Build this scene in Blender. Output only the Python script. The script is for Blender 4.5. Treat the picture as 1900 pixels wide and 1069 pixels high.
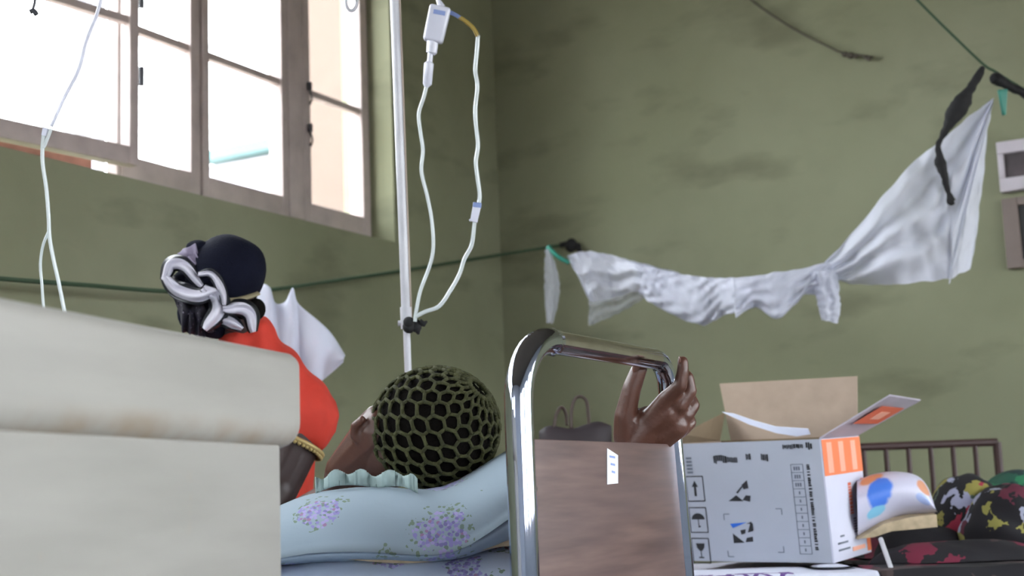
import bpy, bmesh, math, random
from mathutils import Vector, Matrix, noise
random.seed(7)
S = bpy.context.scene
for o in list(bpy.data.objects): bpy.data.objects.remove(o)

# ------------------------------------------------------------------ camera
F = 2600.0
PITCH = math.radians(8.55); ROLL = math.radians(2.2)
CAM = Vector((0, 0, .85))
fw = Vector((0, math.cos(PITCH), math.sin(PITCH)))
up0 = Vector((0, -math.sin(PITCH), math.cos(PITCH)))
rt0 = Vector((1, 0, 0))
up = math.cos(ROLL) * up0 + math.sin(ROLL) * rt0
rt = math.cos(ROLL) * rt0 - math.sin(ROLL) * up0
cd = bpy.data.cameras.new('camera'); cam = bpy.data.objects.new('camera', cd)
S.collection.objects.link(cam); S.camera = cam
cd.sensor_width = 36; cd.lens = 36 * F / 1900
cam.matrix_world = Matrix(((rt.x, up.x, -fw.x, CAM.x), (rt.y, up.y, -fw.y, CAM.y),
                           (rt.z, up.z, -fw.z, CAM.z), (0, 0, 0, 1)))
cd.dof.use_dof = True; cd.dof.focus_distance = 2.35; cd.dof.aperture_fstop = 5.0
cd.clip_start = .05

# ------------------------------------------------------------------ light, exposure
S.view_settings.view_transform = 'Standard'; S.view_settings.look = 'None'
S.view_settings.gamma = 1; S.view_settings.exposure = 0.2
S.view_settings.use_curve_mapping = False
wd = bpy.data.worlds.new('daylight'); S.world = wd; wd.use_nodes = True
nt = wd.node_tree; nt.nodes.clear()
bgn = nt.nodes.new('ShaderNodeBackground'); won = nt.nodes.new('ShaderNodeOutputWorld')
tc = nt.nodes.new('ShaderNodeTexCoord'); vm = nt.nodes.new('ShaderNodeVectorMath'); vm.operation = 'DOT_PRODUCT'
vm.inputs[1].default_value = Vector((-.871, .492, .25)).normalized()
rp = nt.nodes.new('ShaderNodeMapRange'); rp.inputs[1].default_value = -.3; rp.inputs[2].default_value = .75
rp.inputs[3].default_value = 17.0; rp.inputs[4].default_value = 14.0
nt.links.new(tc.outputs['Generated'], vm.inputs[0]); nt.links.new(vm.outputs['Value'], rp.inputs[0])
bgn.inputs[0].default_value = (.90, .95, 1.0, 1)
nt.links.new(rp.outputs[0], bgn.inputs[1]); nt.links.new(bgn.outputs[0], won.inputs[0])

# ------------------------------------------------------------------ geometry helpers
def ray(x, y): return fw + rt * ((x - 950) / F) + up * ((534.5 - y) / F)
def W(x, y, d): return CAM + ray(x, y) * d
def PZ(x, y, z): q = ray(x, y); return CAM + q * ((z - CAM.z) / q.z)
def PP(x, y, p, n): q = ray(x, y); return CAM + q * ((p - CAM).dot(n) / q.dot(n))
ZZ = Vector((0, 0, 1))
def catmull(P, n=6):
    out = []
    Q = [P[0] * 2 - P[1]] + list(P) + [P[-1] * 2 - P[-2]]
    for i in range(1, len(Q) - 2):
        a, b, c, d = Q[i-1:i+3]
        for k in range(n):
            t = k / n
            out.append(.5 * ((2*b) + (c-a)*t + (2*a-5*b+4*c-d)*t*t + (3*b-a-3*c+d)*t*t*t))
    out.append(Q[-2]); return out
class MB:
    def __init__(s): s.v = []; s.f = []; s.uv = None
    def add(s, v, f):
        k = len(s.v); s.v += [Vector(p) for p in v]; s.f += [tuple(i + k for i in q) for q in f]; return s
    def box(s, o, ax, ay, az):   # corner origin, three edge vectors
        v = [o + ax*i + ay*j + az*k for k in (0, 1) for j in (0, 1) for i in (0, 1)]
        return s.add(v, [(0,2,3,1),(4,5,7,6),(0,1,5,4),(2,6,7,3),(0,4,6,2),(1,3,7,5)])
    def cbox(s, c, ax, ay, az): return s.box(c - ax/2 - ay/2 - az/2, ax, ay, az)
    def tube(s, P, r, n=12, cap=True, flat=1.0):
        P = [Vector(p) for p in P]; m = len(P)
        R = r if isinstance(r, (list, tuple)) else [r] * m
        v = []; prev = None
        for i in range(m):
            t = (P[min(i+1, m-1)] - P[max(i-1, 0)]).normalized()
            if prev is None:
                a = t.orthogonal().normalized()
            else:
                a = (prev - t * prev.dot(t)).normalized()
            prev = a; b = t.cross(a)
            for k in range(n):
                g = 2*math.pi*k/n
                v.append(P[i] + (a*math.cos(g) + b*math.sin(g)*flat) * R[i])
        f = [(i*n+k, i*n+(k+1)%n, (i+1)*n+(k+1)%n, (i+1)*n+k) for i in range(m-1) for k in range(n)]
        if cap: f += [tuple(range(n-1, -1, -1)), tuple(range((m-1)*n, m*n))]
        return s.add(v, f)
    def ball(s, c, r, n=14, m=9, ax=None):
        X, Y, Z = ax or (Vector((1,0,0)), Vector((0,1,0)), ZZ)
        rx, ry, rz = r if isinstance(r, (tuple, list)) else (r, r, r)
        v = [c + Z*rz]
        for i in range(1, m):
            a = math.pi*i/m
            for k in range(n):
                g = 2*math.pi*k/n
                v.append(c + X*rx*math.sin(a)*math.cos(g) + Y*ry*math.sin(a)*math.sin(g) + Z*rz*math.cos(a))
        v.append(c - Z*rz)
        f = [(0, 1+k, 1+(k+1)%n) for k in range(n)]
        for i in range(m-2):
            f += [(1+i*n+k, 1+(i+1)*n+k, 1+(i+1)*n+(k+1)%n, 1+i*n+(k+1)%n) for k in range(n)]
        L = len(v)-1; b = 1+(m-2)*n
        f += [(L, b+(k+1)%n, b+k) for k in range(n)]
        return s.add(v, f)
    def grid(s, fn, nu, nv):
        v = [fn(i/nu, j/nv) for j in range(nv+1) for i in range(nu+1)]
        k = len(s.v)
        s.add(v, [(j*(nu+1)+i, j*(nu+1)+i+1, (j+1)*(nu+1)+i+1, (j+1)*(nu+1)+i) for j in range(nv) for i in range(nu)])
        if s.uv is None: s.uv = {}
        for j in range(nv+1):
            for i in range(nu+1): s.uv[k + j*(nu+1)+i] = (i/nu, j/nv)
        return s
    def poly(s, P): return s.add(P, [tuple(range(len(P)))])
    def slab(s, P, nrm):         # polygon with thickness vector nrm
        n = len(P); v = list(P) + [p + nrm for p in P]
        return s.add(v, [tuple(range(n-1, -1, -1)), tuple(range(n, 2*n))] + [(i, (i+1)%n, n+(i+1)%n, n+i) for i in range(n)])
def wloc(o):
    p = Vector((0, 0, 0))
    while o: p += o.location; o = o.parent
    return p
def tag(o, label=None, cat=None, group=None, kind=None):
    if label: o['label'] = label
    if cat: o['category'] = cat
    if group: o['group'] = group
    if kind: o['kind'] = kind
    return o
def obj(name, mb, mat, parent=None, smooth=True, bevel=0, sub=0, solid=0, ang=40, label=None, origin=None, wire=0):
    me = bpy.data.meshes.new(name)
    if parent: base = wloc(parent)
    elif origin is not None: base = Vector(origin)
    else:
        xs = [p.x for p in mb.v]; ys = [p.y for p in mb.v]; zs = [p.z for p in mb.v]
        base = Vector(((min(xs)+max(xs))/2, (min(ys)+max(ys))/2, min(zs)))
    me.from_pydata([p - base for p in mb.v], [], mb.f)
    if mb.uv:
        ul = me.uv_layers.new(name='uv')
        for l in me.loops: ul.data[l.index].uv = mb.uv.get(l.vertex_index, (0, 0))
    me.validate()
    b = bmesh.new(); b.from_mesh(me)
    if not mb.uv: bmesh.ops.recalc_face_normals(b, faces=b.faces)
    b.to_mesh(me); b.free()
    me.materials.append(mat)
    o = bpy.data.objects.new(name, me); S.collection.objects.link(o)
    if parent: o.parent = parent
    else: o.location = base
    if solid:
        m = o.modifiers.new('solid', 'SOLIDIFY'); m.thickness = solid; m.offset = 0
    if bevel:
        m = o.modifiers.new('bevel', 'BEVEL'); m.width = bevel; m.segments = 4; m.limit_method = 'ANGLE'; m.angle_limit = math.radians(35)
    if sub:
        m = o.modifiers.new('sub', 'SUBSURF'); m.levels = sub; m.render_levels = sub
    if smooth:
        for p in me.polygons: p.use_smooth = True
        if bevel or ang < 180:
            try: me.set_sharp_from_angle(angle=math.radians(ang if not bevel else 180))
            except Exception: pass
    if label: o['label'] = label
    return o
def empty(name, loc, label=None, cat=None, group=None, kind=None):
    o = bpy.data.objects.new(name, None); S.collection.objects.link(o)
    o.location = Vector(loc); o.empty_display_size = .1
    return tag(o, label, cat, group, kind)
def struct(name, mb, mat, parent=None, **k):
    o = obj(name, mb, mat, parent, **k)
    if not parent: o['kind'] = 'structure'
    return o
def remesh_union(caps, voxel, smooth=4, sculpt=None):
    """caps: list of (p0, r0, p1, r1) tapered capsules -> one continuous skin"""
    mb = MB()
    for c in caps:
        b = bmesh.new()
        for p, r in ((c[0], c[1]), (c[2], c[3])):
            m = Matrix.Translation(p)
            bmesh.ops.create_icosphere(b, subdivisions=2, radius=r, matrix=m)
        res = bmesh.ops.convex_hull(b, input=b.verts)
        dead = [g for g in res['geom_interior'] if isinstance(g, bmesh.types.BMVert)]
        bmesh.ops.delete(b, geom=dead, context='VERTS')
        b.verts.index_update()
        mb.add([v.co.copy() for v in b.verts], [tuple(v.index for v in f.verts) for f in b.faces])
        b.free()
    me = bpy.data.meshes.new('tmp'); me.from_pydata(mb.v, [], mb.f)
    o = bpy.data.objects.new('tmp', me); S.collection.objects.link(o)
    m = o.modifiers.new('r', 'REMESH'); m.mode = 'VOXEL'; m.voxel_size = voxel
    if smooth:
        m = o.modifiers.new('s', 'SMOOTH'); m.iterations = smooth; m.factor = .5
    dg = bpy.context.evaluated_depsgraph_get(); dg.update()
    e = o.evaluated_get(dg); m2 = bpy.data.meshes.new_from_object(e)
    out = MB(); out.add([v.co.copy() for v in m2.vertices], [tuple(p.vertices) for p in m2.polygons])
    bpy.data.objects.remove(o); bpy.data.meshes.remove(me); bpy.data.meshes.remove(m2)
    return out

# ------------------------------------------------------------------ materials
def mat(name, col, rough=.6, metal=0, var=.0, vscale=8, spec=.5, bump=0, bscale=60, emit=None, coat=0):
    m = bpy.data.materials.new(name); m.use_nodes = True
    n = m.node_tree; b = n.nodes['Principled BSDF']
    b.inputs['Roughness'].default_value = rough; b.inputs['Metallic'].default_value = metal
    b.inputs['Specular IOR Level'].default_value = spec; b.inputs['Coat Weight'].default_value = coat
    c = (*col, 1); b.inputs['Base Color'].default_value = c
    tcn = n.nodes.new('ShaderNodeTexCoord')
    nz = n.nodes.new('ShaderNodeTexNoise'); nz.inputs['Scale'].default_value = vscale; nz.inputs['Detail'].default_value = 5
    n.links.new(tcn.outputs['Object'], nz.inputs['Vector'])
    v = var or .06
    cr = n.nodes.new('ShaderNodeValToRGB')
    cr.color_ramp.elements[0].position = .3; cr.color_ramp.elements[1].position = .7
    cr.color_ramp.elements[0].color = tuple(x*(1-v) for x in col) + (1,)
    cr.color_ramp.elements[1].color = tuple(min(1, x*(1+v)) for x in col) + (1,)
    n.links.new(nz.outputs['Fac'], cr.inputs[0]); n.links.new(cr.outputs[0], b.inputs['Base Color'])
    if bump:
        nb = n.nodes.new('ShaderNodeTexNoise'); nb.inputs['Scale'].default_value = bscale; nb.inputs['Detail'].default_value = 4
        n.links.new(tcn.outputs['Object'], nb.inputs['Vector'])
        bp = n.nodes.new('ShaderNodeBump'); bp.inputs['Strength'].default_value = bump; bp.inputs['Distance'].default_value = .005
        n.links.new(nb.outputs['Fac'], bp.inputs['Height']); n.links.new(bp.outputs[0], b.inputs['Normal'])
    m['ramp'] = 1
    return m
def N(m, t): return m.node_tree.nodes.new(t)
def L(m, a, b): m.node_tree.links.new(a, b)
def mixc(m, fac, a, b):
    x = N(m, 'ShaderNodeMix'); x.data_type = 'RGBA'
    if hasattr(fac, 'links') or not isinstance(fac, (int, float)): L(m, fac, x.inputs[0])
    else: x.inputs[0].default_value = fac
    for s, i in ((a, 6), (b, 7)):
        if isinstance(s, (tuple, list)): x.inputs[i].default_value = (*s[:3], 1)
        else: L(m, s, x.inputs[i])
    return x.outputs[2]
def math_(m, op, a, b=0.0):
    x = N(m, 'ShaderNodeMath'); x.operation = op
    for s, i in ((a, 0), (b, 1)):
        if isinstance(s, (int, float)): x.inputs[i].default_value = s
        else: L(m, s, x.inputs[i])
    return x.outputs[0]
def step(m, v, lo, hi):
    x = N(m, 'ShaderNodeMapRange'); L(m, v, x.inputs[0]); x.inputs[1].default_value = lo; x.inputs[2].default_value = hi
    return x.outputs[0]
def basecol(m): return m.node_tree.nodes['Principled BSDF'].inputs['Base Color']
def ocoord(m): return [x for x in m.node_tree.nodes if x.type == 'TEX_COORD'][0].outputs['Object']
def noise_(m, sc, det=4, vec=None, scale3=None):
    z = N(m, 'ShaderNodeTexNoise'); z.inputs['Scale'].default_value = sc; z.inputs['Detail'].default_value = det
    v = vec or ocoord(m)
    if scale3:
        mp = N(m, 'ShaderNodeMapping'); mp.inputs['Scale'].default_value = scale3; L(m, v, mp.inputs[0]); v = mp.outputs[0]
    L(m, v, z.inputs['Vector']); return z.outputs['Fac']
def voro(m, sc, feat='F1', rnd=1):
    z = N(m, 'ShaderNodeTexVoronoi'); z.inputs['Scale'].default_value = sc; z.feature = feat
    z.inputs['Randomness'].default_value = rnd
    L(m, ocoord(m), z.inputs['Vector']); return z
def ramp(m, v, stops, const=False):
    r = N(m, 'ShaderNodeValToRGB'); e = r.color_ramp.elements
    if const: r.color_ramp.interpolation = 'CONSTANT'
    while len(e) < len(stops): e.new(.5)
    for q, (p, c) in zip(e, stops): q.position = p; q.color = (*c, 1)
    L(m, v, r.inputs[0]); return r.outputs[0]

M = {}
# olive-green limewashed wall with grime
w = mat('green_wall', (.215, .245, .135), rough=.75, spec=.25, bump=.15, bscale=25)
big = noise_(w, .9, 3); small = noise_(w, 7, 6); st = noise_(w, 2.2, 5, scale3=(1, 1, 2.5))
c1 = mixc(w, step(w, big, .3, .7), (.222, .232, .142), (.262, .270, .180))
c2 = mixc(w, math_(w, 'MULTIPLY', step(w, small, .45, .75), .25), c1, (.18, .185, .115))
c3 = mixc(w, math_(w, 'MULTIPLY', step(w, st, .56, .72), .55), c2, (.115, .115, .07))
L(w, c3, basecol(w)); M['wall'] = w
M['palewall'] = mat('pale_blue_grey_wall', (.42, .46, .52), rough=.8)  # for the unseen added walls, pale and bluish for the chrome to reflect
M['floor'] = mat('concrete_floor', (.22, .20, .18), rough=.6, var=.15, vscale=3)
M['ceiling'] = mat('ceiling_boards', (.10, .09, .075), rough=.8, var=.1)
M['winwood'] = mat('grey_mauve_painted_wood', (.44, .37, .35), rough=.55, var=.12, vscale=12)
M['sillbrick'] = mat('terracotta_sill', (.20, .085, .055), rough=.8, var=.2, vscale=20)
M['peach'] = mat('peach_render', (.095, .066, .050), rough=.9, var=.05)
M['teal'] = mat('teal_roof_sheet', (.06, .17, .17), rough=.6, var=.1)
M['palepaint'] = mat('pale_painted_post', (.60, .60, .68), rough=.6)
M['darkmetal'] = mat('dark_iron', (.06, .06, .07), rough=.5, metal=.4)
cream = mat('cream_laminate', (.42, .405, .37), rough=.5, spec=.3, coat=0)
gr = noise_(cream, 3, 6, scale3=(1, 1, 7)); sp = noise_(cream, 30, 3)
c1 = mixc(cream, step(cream, gr, .35, .65), (.30, .288, .262), (.34, .328, .298))
c2 = mixc(cream, math_(cream, 'MULTIPLY', step(cream, sp, .66, .75), .35), c1, (.35, .30, .24))
L(cream, c2, basecol(cream)); M['cream'] = cream
capm = mat('stained_cream_laminate', (.42, .405, .37), rough=.5, spec=.35, coat=0)
gr = noise_(capm, 3, 6, scale3=(1, 1, 7))
c1 = mixc(capm, step(capm, gr, .35, .65), (.32, .307, .278), (.36, .346, .312))
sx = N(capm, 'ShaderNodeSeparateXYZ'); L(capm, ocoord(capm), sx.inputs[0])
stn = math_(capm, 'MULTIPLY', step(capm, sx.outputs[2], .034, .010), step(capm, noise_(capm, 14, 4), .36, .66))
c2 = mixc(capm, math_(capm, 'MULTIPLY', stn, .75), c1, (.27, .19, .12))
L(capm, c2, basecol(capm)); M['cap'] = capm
M['chrome'] = mat('chrome_tube', (.55, .59, .70), rough=.05, metal=1, var=.03)
M['rail'] = mat('warm_reflection_chrome_rail', (.66, .60, .60), rough=.13, metal=1, var=.08, vscale=30)  # warm reflection of the wall is put into the rail's base colour
wood = mat('brown_wood_laminate', (.14, .085, .07), rough=.38, spec=.5)
g = noise_(wood, 5, 8, scale3=(1.2, 1.2, 14)); g2 = noise_(wood, 2.5, 3, scale3=(1, 1, 4))
c1 = ramp(wood, g, [(.3, (.085, .050, .045)), (.5, (.125, .076, .067)), (.7, (.165, .105, .09))])
L(wood, mixc(wood, math_(wood, 'MULTIPLY', step(wood, g2, .35, .7), .5), c1, (.10, .070, .074)), basecol(wood)); M['wood'] = wood
M['white_label'] = mat('white_paper_label', (.80, .82, .92), rough=.6)
M['ink_blue'] = mat('blue_print', (.25, .33, .62), rough=.6)
skin = mat('dark_brown_skin', (.085, .034, .022), rough=.36, spec=.5, bump=.12, bscale=180)
L(skin, mixc(skin, noise_(skin, 35, 3), (.066, .026, .018), (.115, .047, .030)), basecol(skin)); M['skin'] = skin
skd = mat('deep_brown_skin', (.040, .020, .018), rough=.45, bump=.08, bscale=150); M['skin_dark'] = skd
M['nail'] = mat('fingernail', (.16, .075, .055), rough=.3)
M['hair'] = mat('black_hair', (.006, .005, .004), rough=.9, spec=.08, bump=.6, bscale=220)
M['net_yarn'] = mat('olive_crochet_yarn', (.055, .058, .018), rough=.85, var=.35, vscale=60, bump=.8, bscale=400)
M['red'] = mat('red_cotton', (.62, .045, .025), rough=.8, var=.15, vscale=10, bump=.2)
M['gold'] = mat('gold_trim', (.55, .42, .18), rough=.5, metal=.4)
M['navy'] = mat('navy_knit_cap', (.007, .008, .017), rough=.95, spec=.1, var=.15, bump=.4, bscale=200)
M['mauve'] = mat('mauve_lining', (.22, .19, .27), rough=.8)
M['tan_band'] = mat('khaki_band', (.27, .23, .14), rough=.7)
M['eye'] = mat('eye', (.5, .48, .45), rough=.2)
M['gown'] = mat('patient_gown', (.35, .45, .5), rough=.8)
# scarf: white satin with black piping along the two edges
sc = mat('white_scarf_black_piping', (.62, .62, .68), rough=.45, spec=.4)
uvn = N(sc, 'ShaderNodeUVMap'); sp_ = N(sc, 'ShaderNodeSeparateXYZ'); L(sc, uvn.outputs[0], sp_.inputs[0])
e1 = math_(sc, 'LESS_THAN', sp_.outputs[1], .20); e2 = math_(sc, 'GREATER_THAN', sp_.outputs[1], .82)
ed = math_(sc, 'MAXIMUM', e1, e2)
L(sc, mixc(sc, ed, (.62, .60, .68), (.010, .011, .016)), basecol(sc)); M['scarf'] = sc
lace = mat('black_lace_white_flecks', (.015, .013, .02), rough=.7)
vz = voro(lace, 90); L(lace, ramp(lace, vz.outputs['Distance'], [(0, (.45, .4, .5)), (.22, (.02, .015, .03)), (1, (.01, .01, .015))]), basecol(lace)); M['lace'] = lace
# pale blue cotton with flower sprays
def floral(name, ground, off):
    m = mat(name, ground, rough=.8, spec=.2, bump=.25, bscale=25)
    mp = N(m, 'ShaderNodeMapping'); mp.inputs['Location'].default_value = off; L(m, ocoord(m), mp.inputs[0])
    a = N(m, 'ShaderNodeTexVoronoi'); a.inputs['Scale'].default_value = 8.5; L(m, mp.outputs[0], a.inputs['Vector'])
    b = N(m, 'ShaderNodeTexVoronoi'); b.inputs['Scale'].default_value = 150; L(m, mp.outputs[0], b.inputs['Vector'])
    d = N(m, 'ShaderNodeTexNoise'); d.inputs['Scale'].default_value = 28; L(m, mp.outputs[0], d.inputs['Vector'])
    sa = N(m, 'ShaderNodeSeparateColor'); L(m, a.outputs['Color'], sa.inputs[0])
    sb = N(m, 'ShaderNodeSeparateColor'); L(m, b.outputs['Color'], sb.inputs[0])
    dist = math_(m, 'ADD', a.outputs['Distance'], math_(m, 'MULTIPLY', math_(m, 'SUBTRACT', d.outputs['Fac'], .5), .55))
    mask = math_(m, 'MULTIPLY', math_(m, 'LESS_THAN', dist, .35), math_(m, 'GREATER_THAN', sa.outputs[0], .12))
    petal = math_(m, 'LESS_THAN', b.outputs['Distance'], .58)
    mask = math_(m, 'MULTIPLY', mask, petal)
    warm = ramp(m, sb.outputs[0], [(0, (.42, .16, .26)), (.35, (.55, .30, .40)), (.6, (.30, .10, .17)), (.78, (.16, .22, .16)), (.9, (.62, .5, .55))], True)
    cool = ramp(m, sb.outputs[0], [(0, (.30, .26, .58)), (.35, (.42, .36, .66)), (.6, (.22, .19, .45)), (.78, (.18, .25, .20)), (.9, (.35, .2, .35))], True)
    col = mixc(m, math_(m, 'GREATER_THAN', sa.outputs[1], .35), warm, cool)
    leaf = math_(m, 'MULTIPLY', math_(m, 'LESS_THAN', math_(m, 'ABSOLUTE', math_(m, 'SUBTRACT', dist, .40)), .05), math_(m, 'GREATER_THAN', sb.outputs[1], .62))
    leaf = math_(m, 'MULTIPLY', math_(m, 'MULTIPLY', leaf, petal), math_(m, 'GREATER_THAN', sa.outputs[0], .22))
    c = mixc(m, leaf, ground, (.20, .27, .20))
    L(m, mixc(m, math_(m, 'MULTIPLY', mask, .9), c, col), basecol(m)); return m
M['floral'] = floral('pale_blue_floral_cotton', (.33, .41, .48), (0, 0, 0))
M['floral2'] = floral('white_blue_floral_cotton', (.46, .53, .66), (.37, .21, .5))
M['ruffle'] = mat('pale_aqua_ruffle', (.33, .43, .42), rough=.8, var=.15, vscale=30)
M['straw'] = mat('tan_woven_mat', (.50, .40, .26), rough=.8, var=.2, vscale=40)
M['mattress'] = mat('grey_mattress', (.42, .45, .50), rough=.7)
M['sheet'] = mat('white_sheet', (.66, .68, .80), rough=.8, var=.06, bump=.3, bscale=15)
ps = mat('white_sheet_purple_net_print', (.66, .68, .80), rough=.8)
vz = voro(ps, 26, 'DISTANCE_TO_EDGE'); L(ps, mixc(ps, math_(ps, 'LESS_THAN', vz.outputs['Distance'], .13), (.66, .68, .80), (.13, .06, .25)), basecol(ps)); M['purple_net'] = ps
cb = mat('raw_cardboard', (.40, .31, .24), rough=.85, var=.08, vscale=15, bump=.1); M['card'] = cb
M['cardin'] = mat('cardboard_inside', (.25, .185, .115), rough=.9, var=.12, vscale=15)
M['boxgrey'] = mat('pale_grey_printed_card', (.42, .455, .53), rough=.6, var=.04)
M['boxwhite'] = mat('white_printed_card', (.62, .63, .74), rough=.5, var=.03)
M['orange'] = mat('orange_print', (.82, .22, .09), rough=.55)
M['orange_pale'] = mat('pale_orange_print', (.85, .42, .30), rough=.55)
M['redprint'] = mat('red_print', (.65, .14, .07), rough=.6)
M['ink'] = mat('black_print', (.018, .020, .024), rough=.6)
M['inkgrey'] = mat('grey_print', (.13, .15, .19), rough=.6)
M['bluelogo'] = mat('cobalt_print', (.02, .14, .62), rough=.6)
M['paper'] = mat('white_paper', (.70, .74, .88), rough=.6)
M['ivwhite'] = mat('white_pole_paint', (.56, .56, .60), rough=.28, spec=.6, var=.1)
M['beigeside'] = mat('pole_seam', (.42, .34, .28), rough=.5)
def glassy(name, col, mixf, rough=.08):
    m = bpy.data.materials.new(name); m.use_nodes = True; n = m.node_tree; n.nodes.clear()
    o = n.nodes.new('ShaderNodeOutputMaterial'); t = n.nodes.new('ShaderNodeBsdfTransparent')
    p = n.nodes.new('ShaderNodeBsdfPrincipled'); p.inputs['Base Color'].default_value = (*col, 1); p.inputs['Roughness'].default_value = rough
    p.inputs['Specular IOR Level'].default_value = .8
    x = n.nodes.new('ShaderNodeMixShader'); x.inputs[0].default_value = mixf
    n.links.new(t.outputs[0], x.inputs[1]); n.links.new(p.outputs[0], x.inputs[2]); n.links.new(x.outputs[0], o.inputs[0])
    return m
M['glass'] = glassy('window_glass', (.8, .9, .92), .08, .02)
M['tube'] = glassy('clear_plastic_tubing', (.74, .80, .80), .72, .15)
M['chamber'] = glassy('milky_plastic', (.72, .73, .84), .93, .25)
M['tubeamber'] = glassy('amber_plastic', (.42, .30, .07), .85, .2)
M['tubeblue'] = glassy('blue_plastic', (.25, .33, .62), .85, .2)
def cloth(name, col, trans, alpha):
    m = bpy.data.materials.new(name); m.use_nodes = True; n = m.node_tree; n.nodes.clear()
    o = n.nodes.new('ShaderNodeOutputMaterial'); d = n.nodes.new('ShaderNodeBsdfDiffuse'); t = n.nodes.new('ShaderNodeBsdfTranslucent')
    tr = n.nodes.new('ShaderNodeBsdfTransparent'); a = n.nodes.new('ShaderNodeMixShader'); b = n.nodes.new('ShaderNodeMixShader')
    d.inputs[0].default_value = (*col, 1); t.inputs[0].default_value = (*col, 1)
    tcn = n.nodes.new('ShaderNodeTexCoord'); nz = n.nodes.new('ShaderNodeTexNoise'); nz.inputs['Scale'].default_value = 5
    n.links.new(tcn.outputs['Object'], nz.inputs[0])
    mr = n.nodes.new('ShaderNodeMapRange'); mr.inputs[1].default_value = .3; mr.inputs[2].default_value = .7
    mr.inputs[3].default_value = max(0, alpha-.12); mr.inputs[4].default_value = min(1, alpha+.12); n.links.new(nz.outputs['Fac'], mr.inputs[0])
    a.inputs[0].default_value = trans; n.links.new(d.outputs[0], a.inputs[1]); n.links.new(t.outputs[0], a.inputs[2])
    n.links.new(mr.outputs[0], b.inputs[0]); n.links.new(tr.outputs[0], b.inputs[1]); n.links.new(a.outputs[0], b.inputs[2])
    n.links.new(b.outputs[0], o.inputs[0]); return m
M['net'] = cloth('white_mosquito_net', (.74, .76, .86), .25, .86)
M['netthin'] = cloth('thin_white_mosquito_net', (.56, .58, .64), .3, .52)
M['black'] = mat('black_fabric', (.008, .008, .009), rough=.8)
M['cord'] = mat('dark_green_cord', (.035, .07, .035), rough=.7)
M['wire'] = mat('brown_wire', (.07, .06, .045), rough=.7)
M['green'] = mat('green_plastic', (.02, .22, .16), rough=.4)
M['whiteframe'] = mat('off_white_painted_frame', (.50, .46, .50), rough=.5)
M['brownframe'] = mat('grey_brown_frame', (.19, .15, .13), rough=.6)
M['darkpane'] = mat('dark_louvre_slats', (.065, .05, .055), rough=.4, var=.4, vscale=12)
M['blackpane'] = mat('dark_board', (.014, .014, .014), rough=.4)
M['darkwood'] = mat('dark_red_brown_wood', (.045, .02, .018), rough=.5)
pk = mat('white_pack_blue_orange_print', (.66, .66, .78), rough=.35)
uvn = N(pk, 'ShaderNodeUVMap'); sp_ = N(pk, 'ShaderNodeSeparateXYZ'); L(pk, uvn.outputs[0], sp_.inputs[0]); nzp = noise_(pk, 22, 3)
def patch(u0, v0, ru, rv):
    a_ = math_(pk, 'POWER', math_(pk, 'DIVIDE', math_(pk, 'SUBTRACT', sp_.outputs[0], u0), ru), 2)
    b_ = math_(pk, 'POWER', math_(pk, 'DIVIDE', math_(pk, 'SUBTRACT', sp_.outputs[1], v0), rv), 2)
    return step(pk, math_(pk, 'ADD', math_(pk, 'ADD', a_, b_), math_(pk, 'MULTIPLY', nzp, 1.6)), 1.9, 1.5)
c_ = (.64, .64, .78)
for (u0, v0, ru, rv, cl) in ((.16, .93, .14, .06, (.75, .36, .18)), (.72, .86, .12, .07, (.70, .33, .20)), (.25, .79, .13, .11, (.07, .22, .78)), (.72, .74, .12, .05, (.40, .50, .80)), (.22, .68, .10, .04, (.25, .60, .80))):
    c_ = mixc(pk, patch(u0, v0, ru, rv), c_, cl)
L(pk, c_, basecol(pk)); M['pack'] = pk
def patterned(name, cols, sc):
    m = mat(name, cols[0], rough=.85)
    a = voro(m, sc); nz_ = N(m, 'ShaderNodeTexNoise'); nz_.inputs['Scale'].default_value = 26; nz_.inputs['Detail'].default_value = 3; L(m, ocoord(m), nz_.inputs['Vector'])
    ma = N(m, 'ShaderNodeVectorMath'); ma.operation = 'MULTIPLY_ADD'; ma.inputs[1].default_value = (.07, .07, .07); L(m, nz_.outputs['Color'], ma.inputs[0]); L(m, ocoord(m), ma.inputs[2]); L(m, ma.outputs[0], a.inputs['Vector'])
    b = N(m, 'ShaderNodeSeparateColor'); L(m, a.outputs['Color'], b.inputs[0])
    k = len(cols); L(m, ramp(m, b.outputs[0], [(i/k, c) for i, c in enumerate(cols)], True), basecol(m)); return m
dk = (.010, .009, .012)
M['wax'] = patterned('black_wax_print_cloth', [dk, dk, (.40, .42, .58), dk, (.28, .25, .06), dk, (.35, .03, .06), dk, dk, (.10, .14, .10)], 24)
M['wax2'] = patterned('yellow_white_print_cloth', [dk, (.30, .28, .07), dk, (.38, .40, .52), dk, (.12, .02, .04), dk], 32)
M['wax3'] = patterned('black_red_print_cloth', [dk, dk, dk, (.16, .015, .04), dk, dk, (.06, .04, .04), dk], 16)
M['wax4'] = patterned('dark_green_print_cloth', [(.01, .05, .04), (.02, .16, .07), (.01, .03, .03), (.015, .08, .05)], 22)
M['bag'] = mat('dark_brown_bag', (.030, .022, .026), rough=.6, var=.3)
M['bagstrap'] = mat('brown_strap', (.075, .055, .045), rough=.6)

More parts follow.
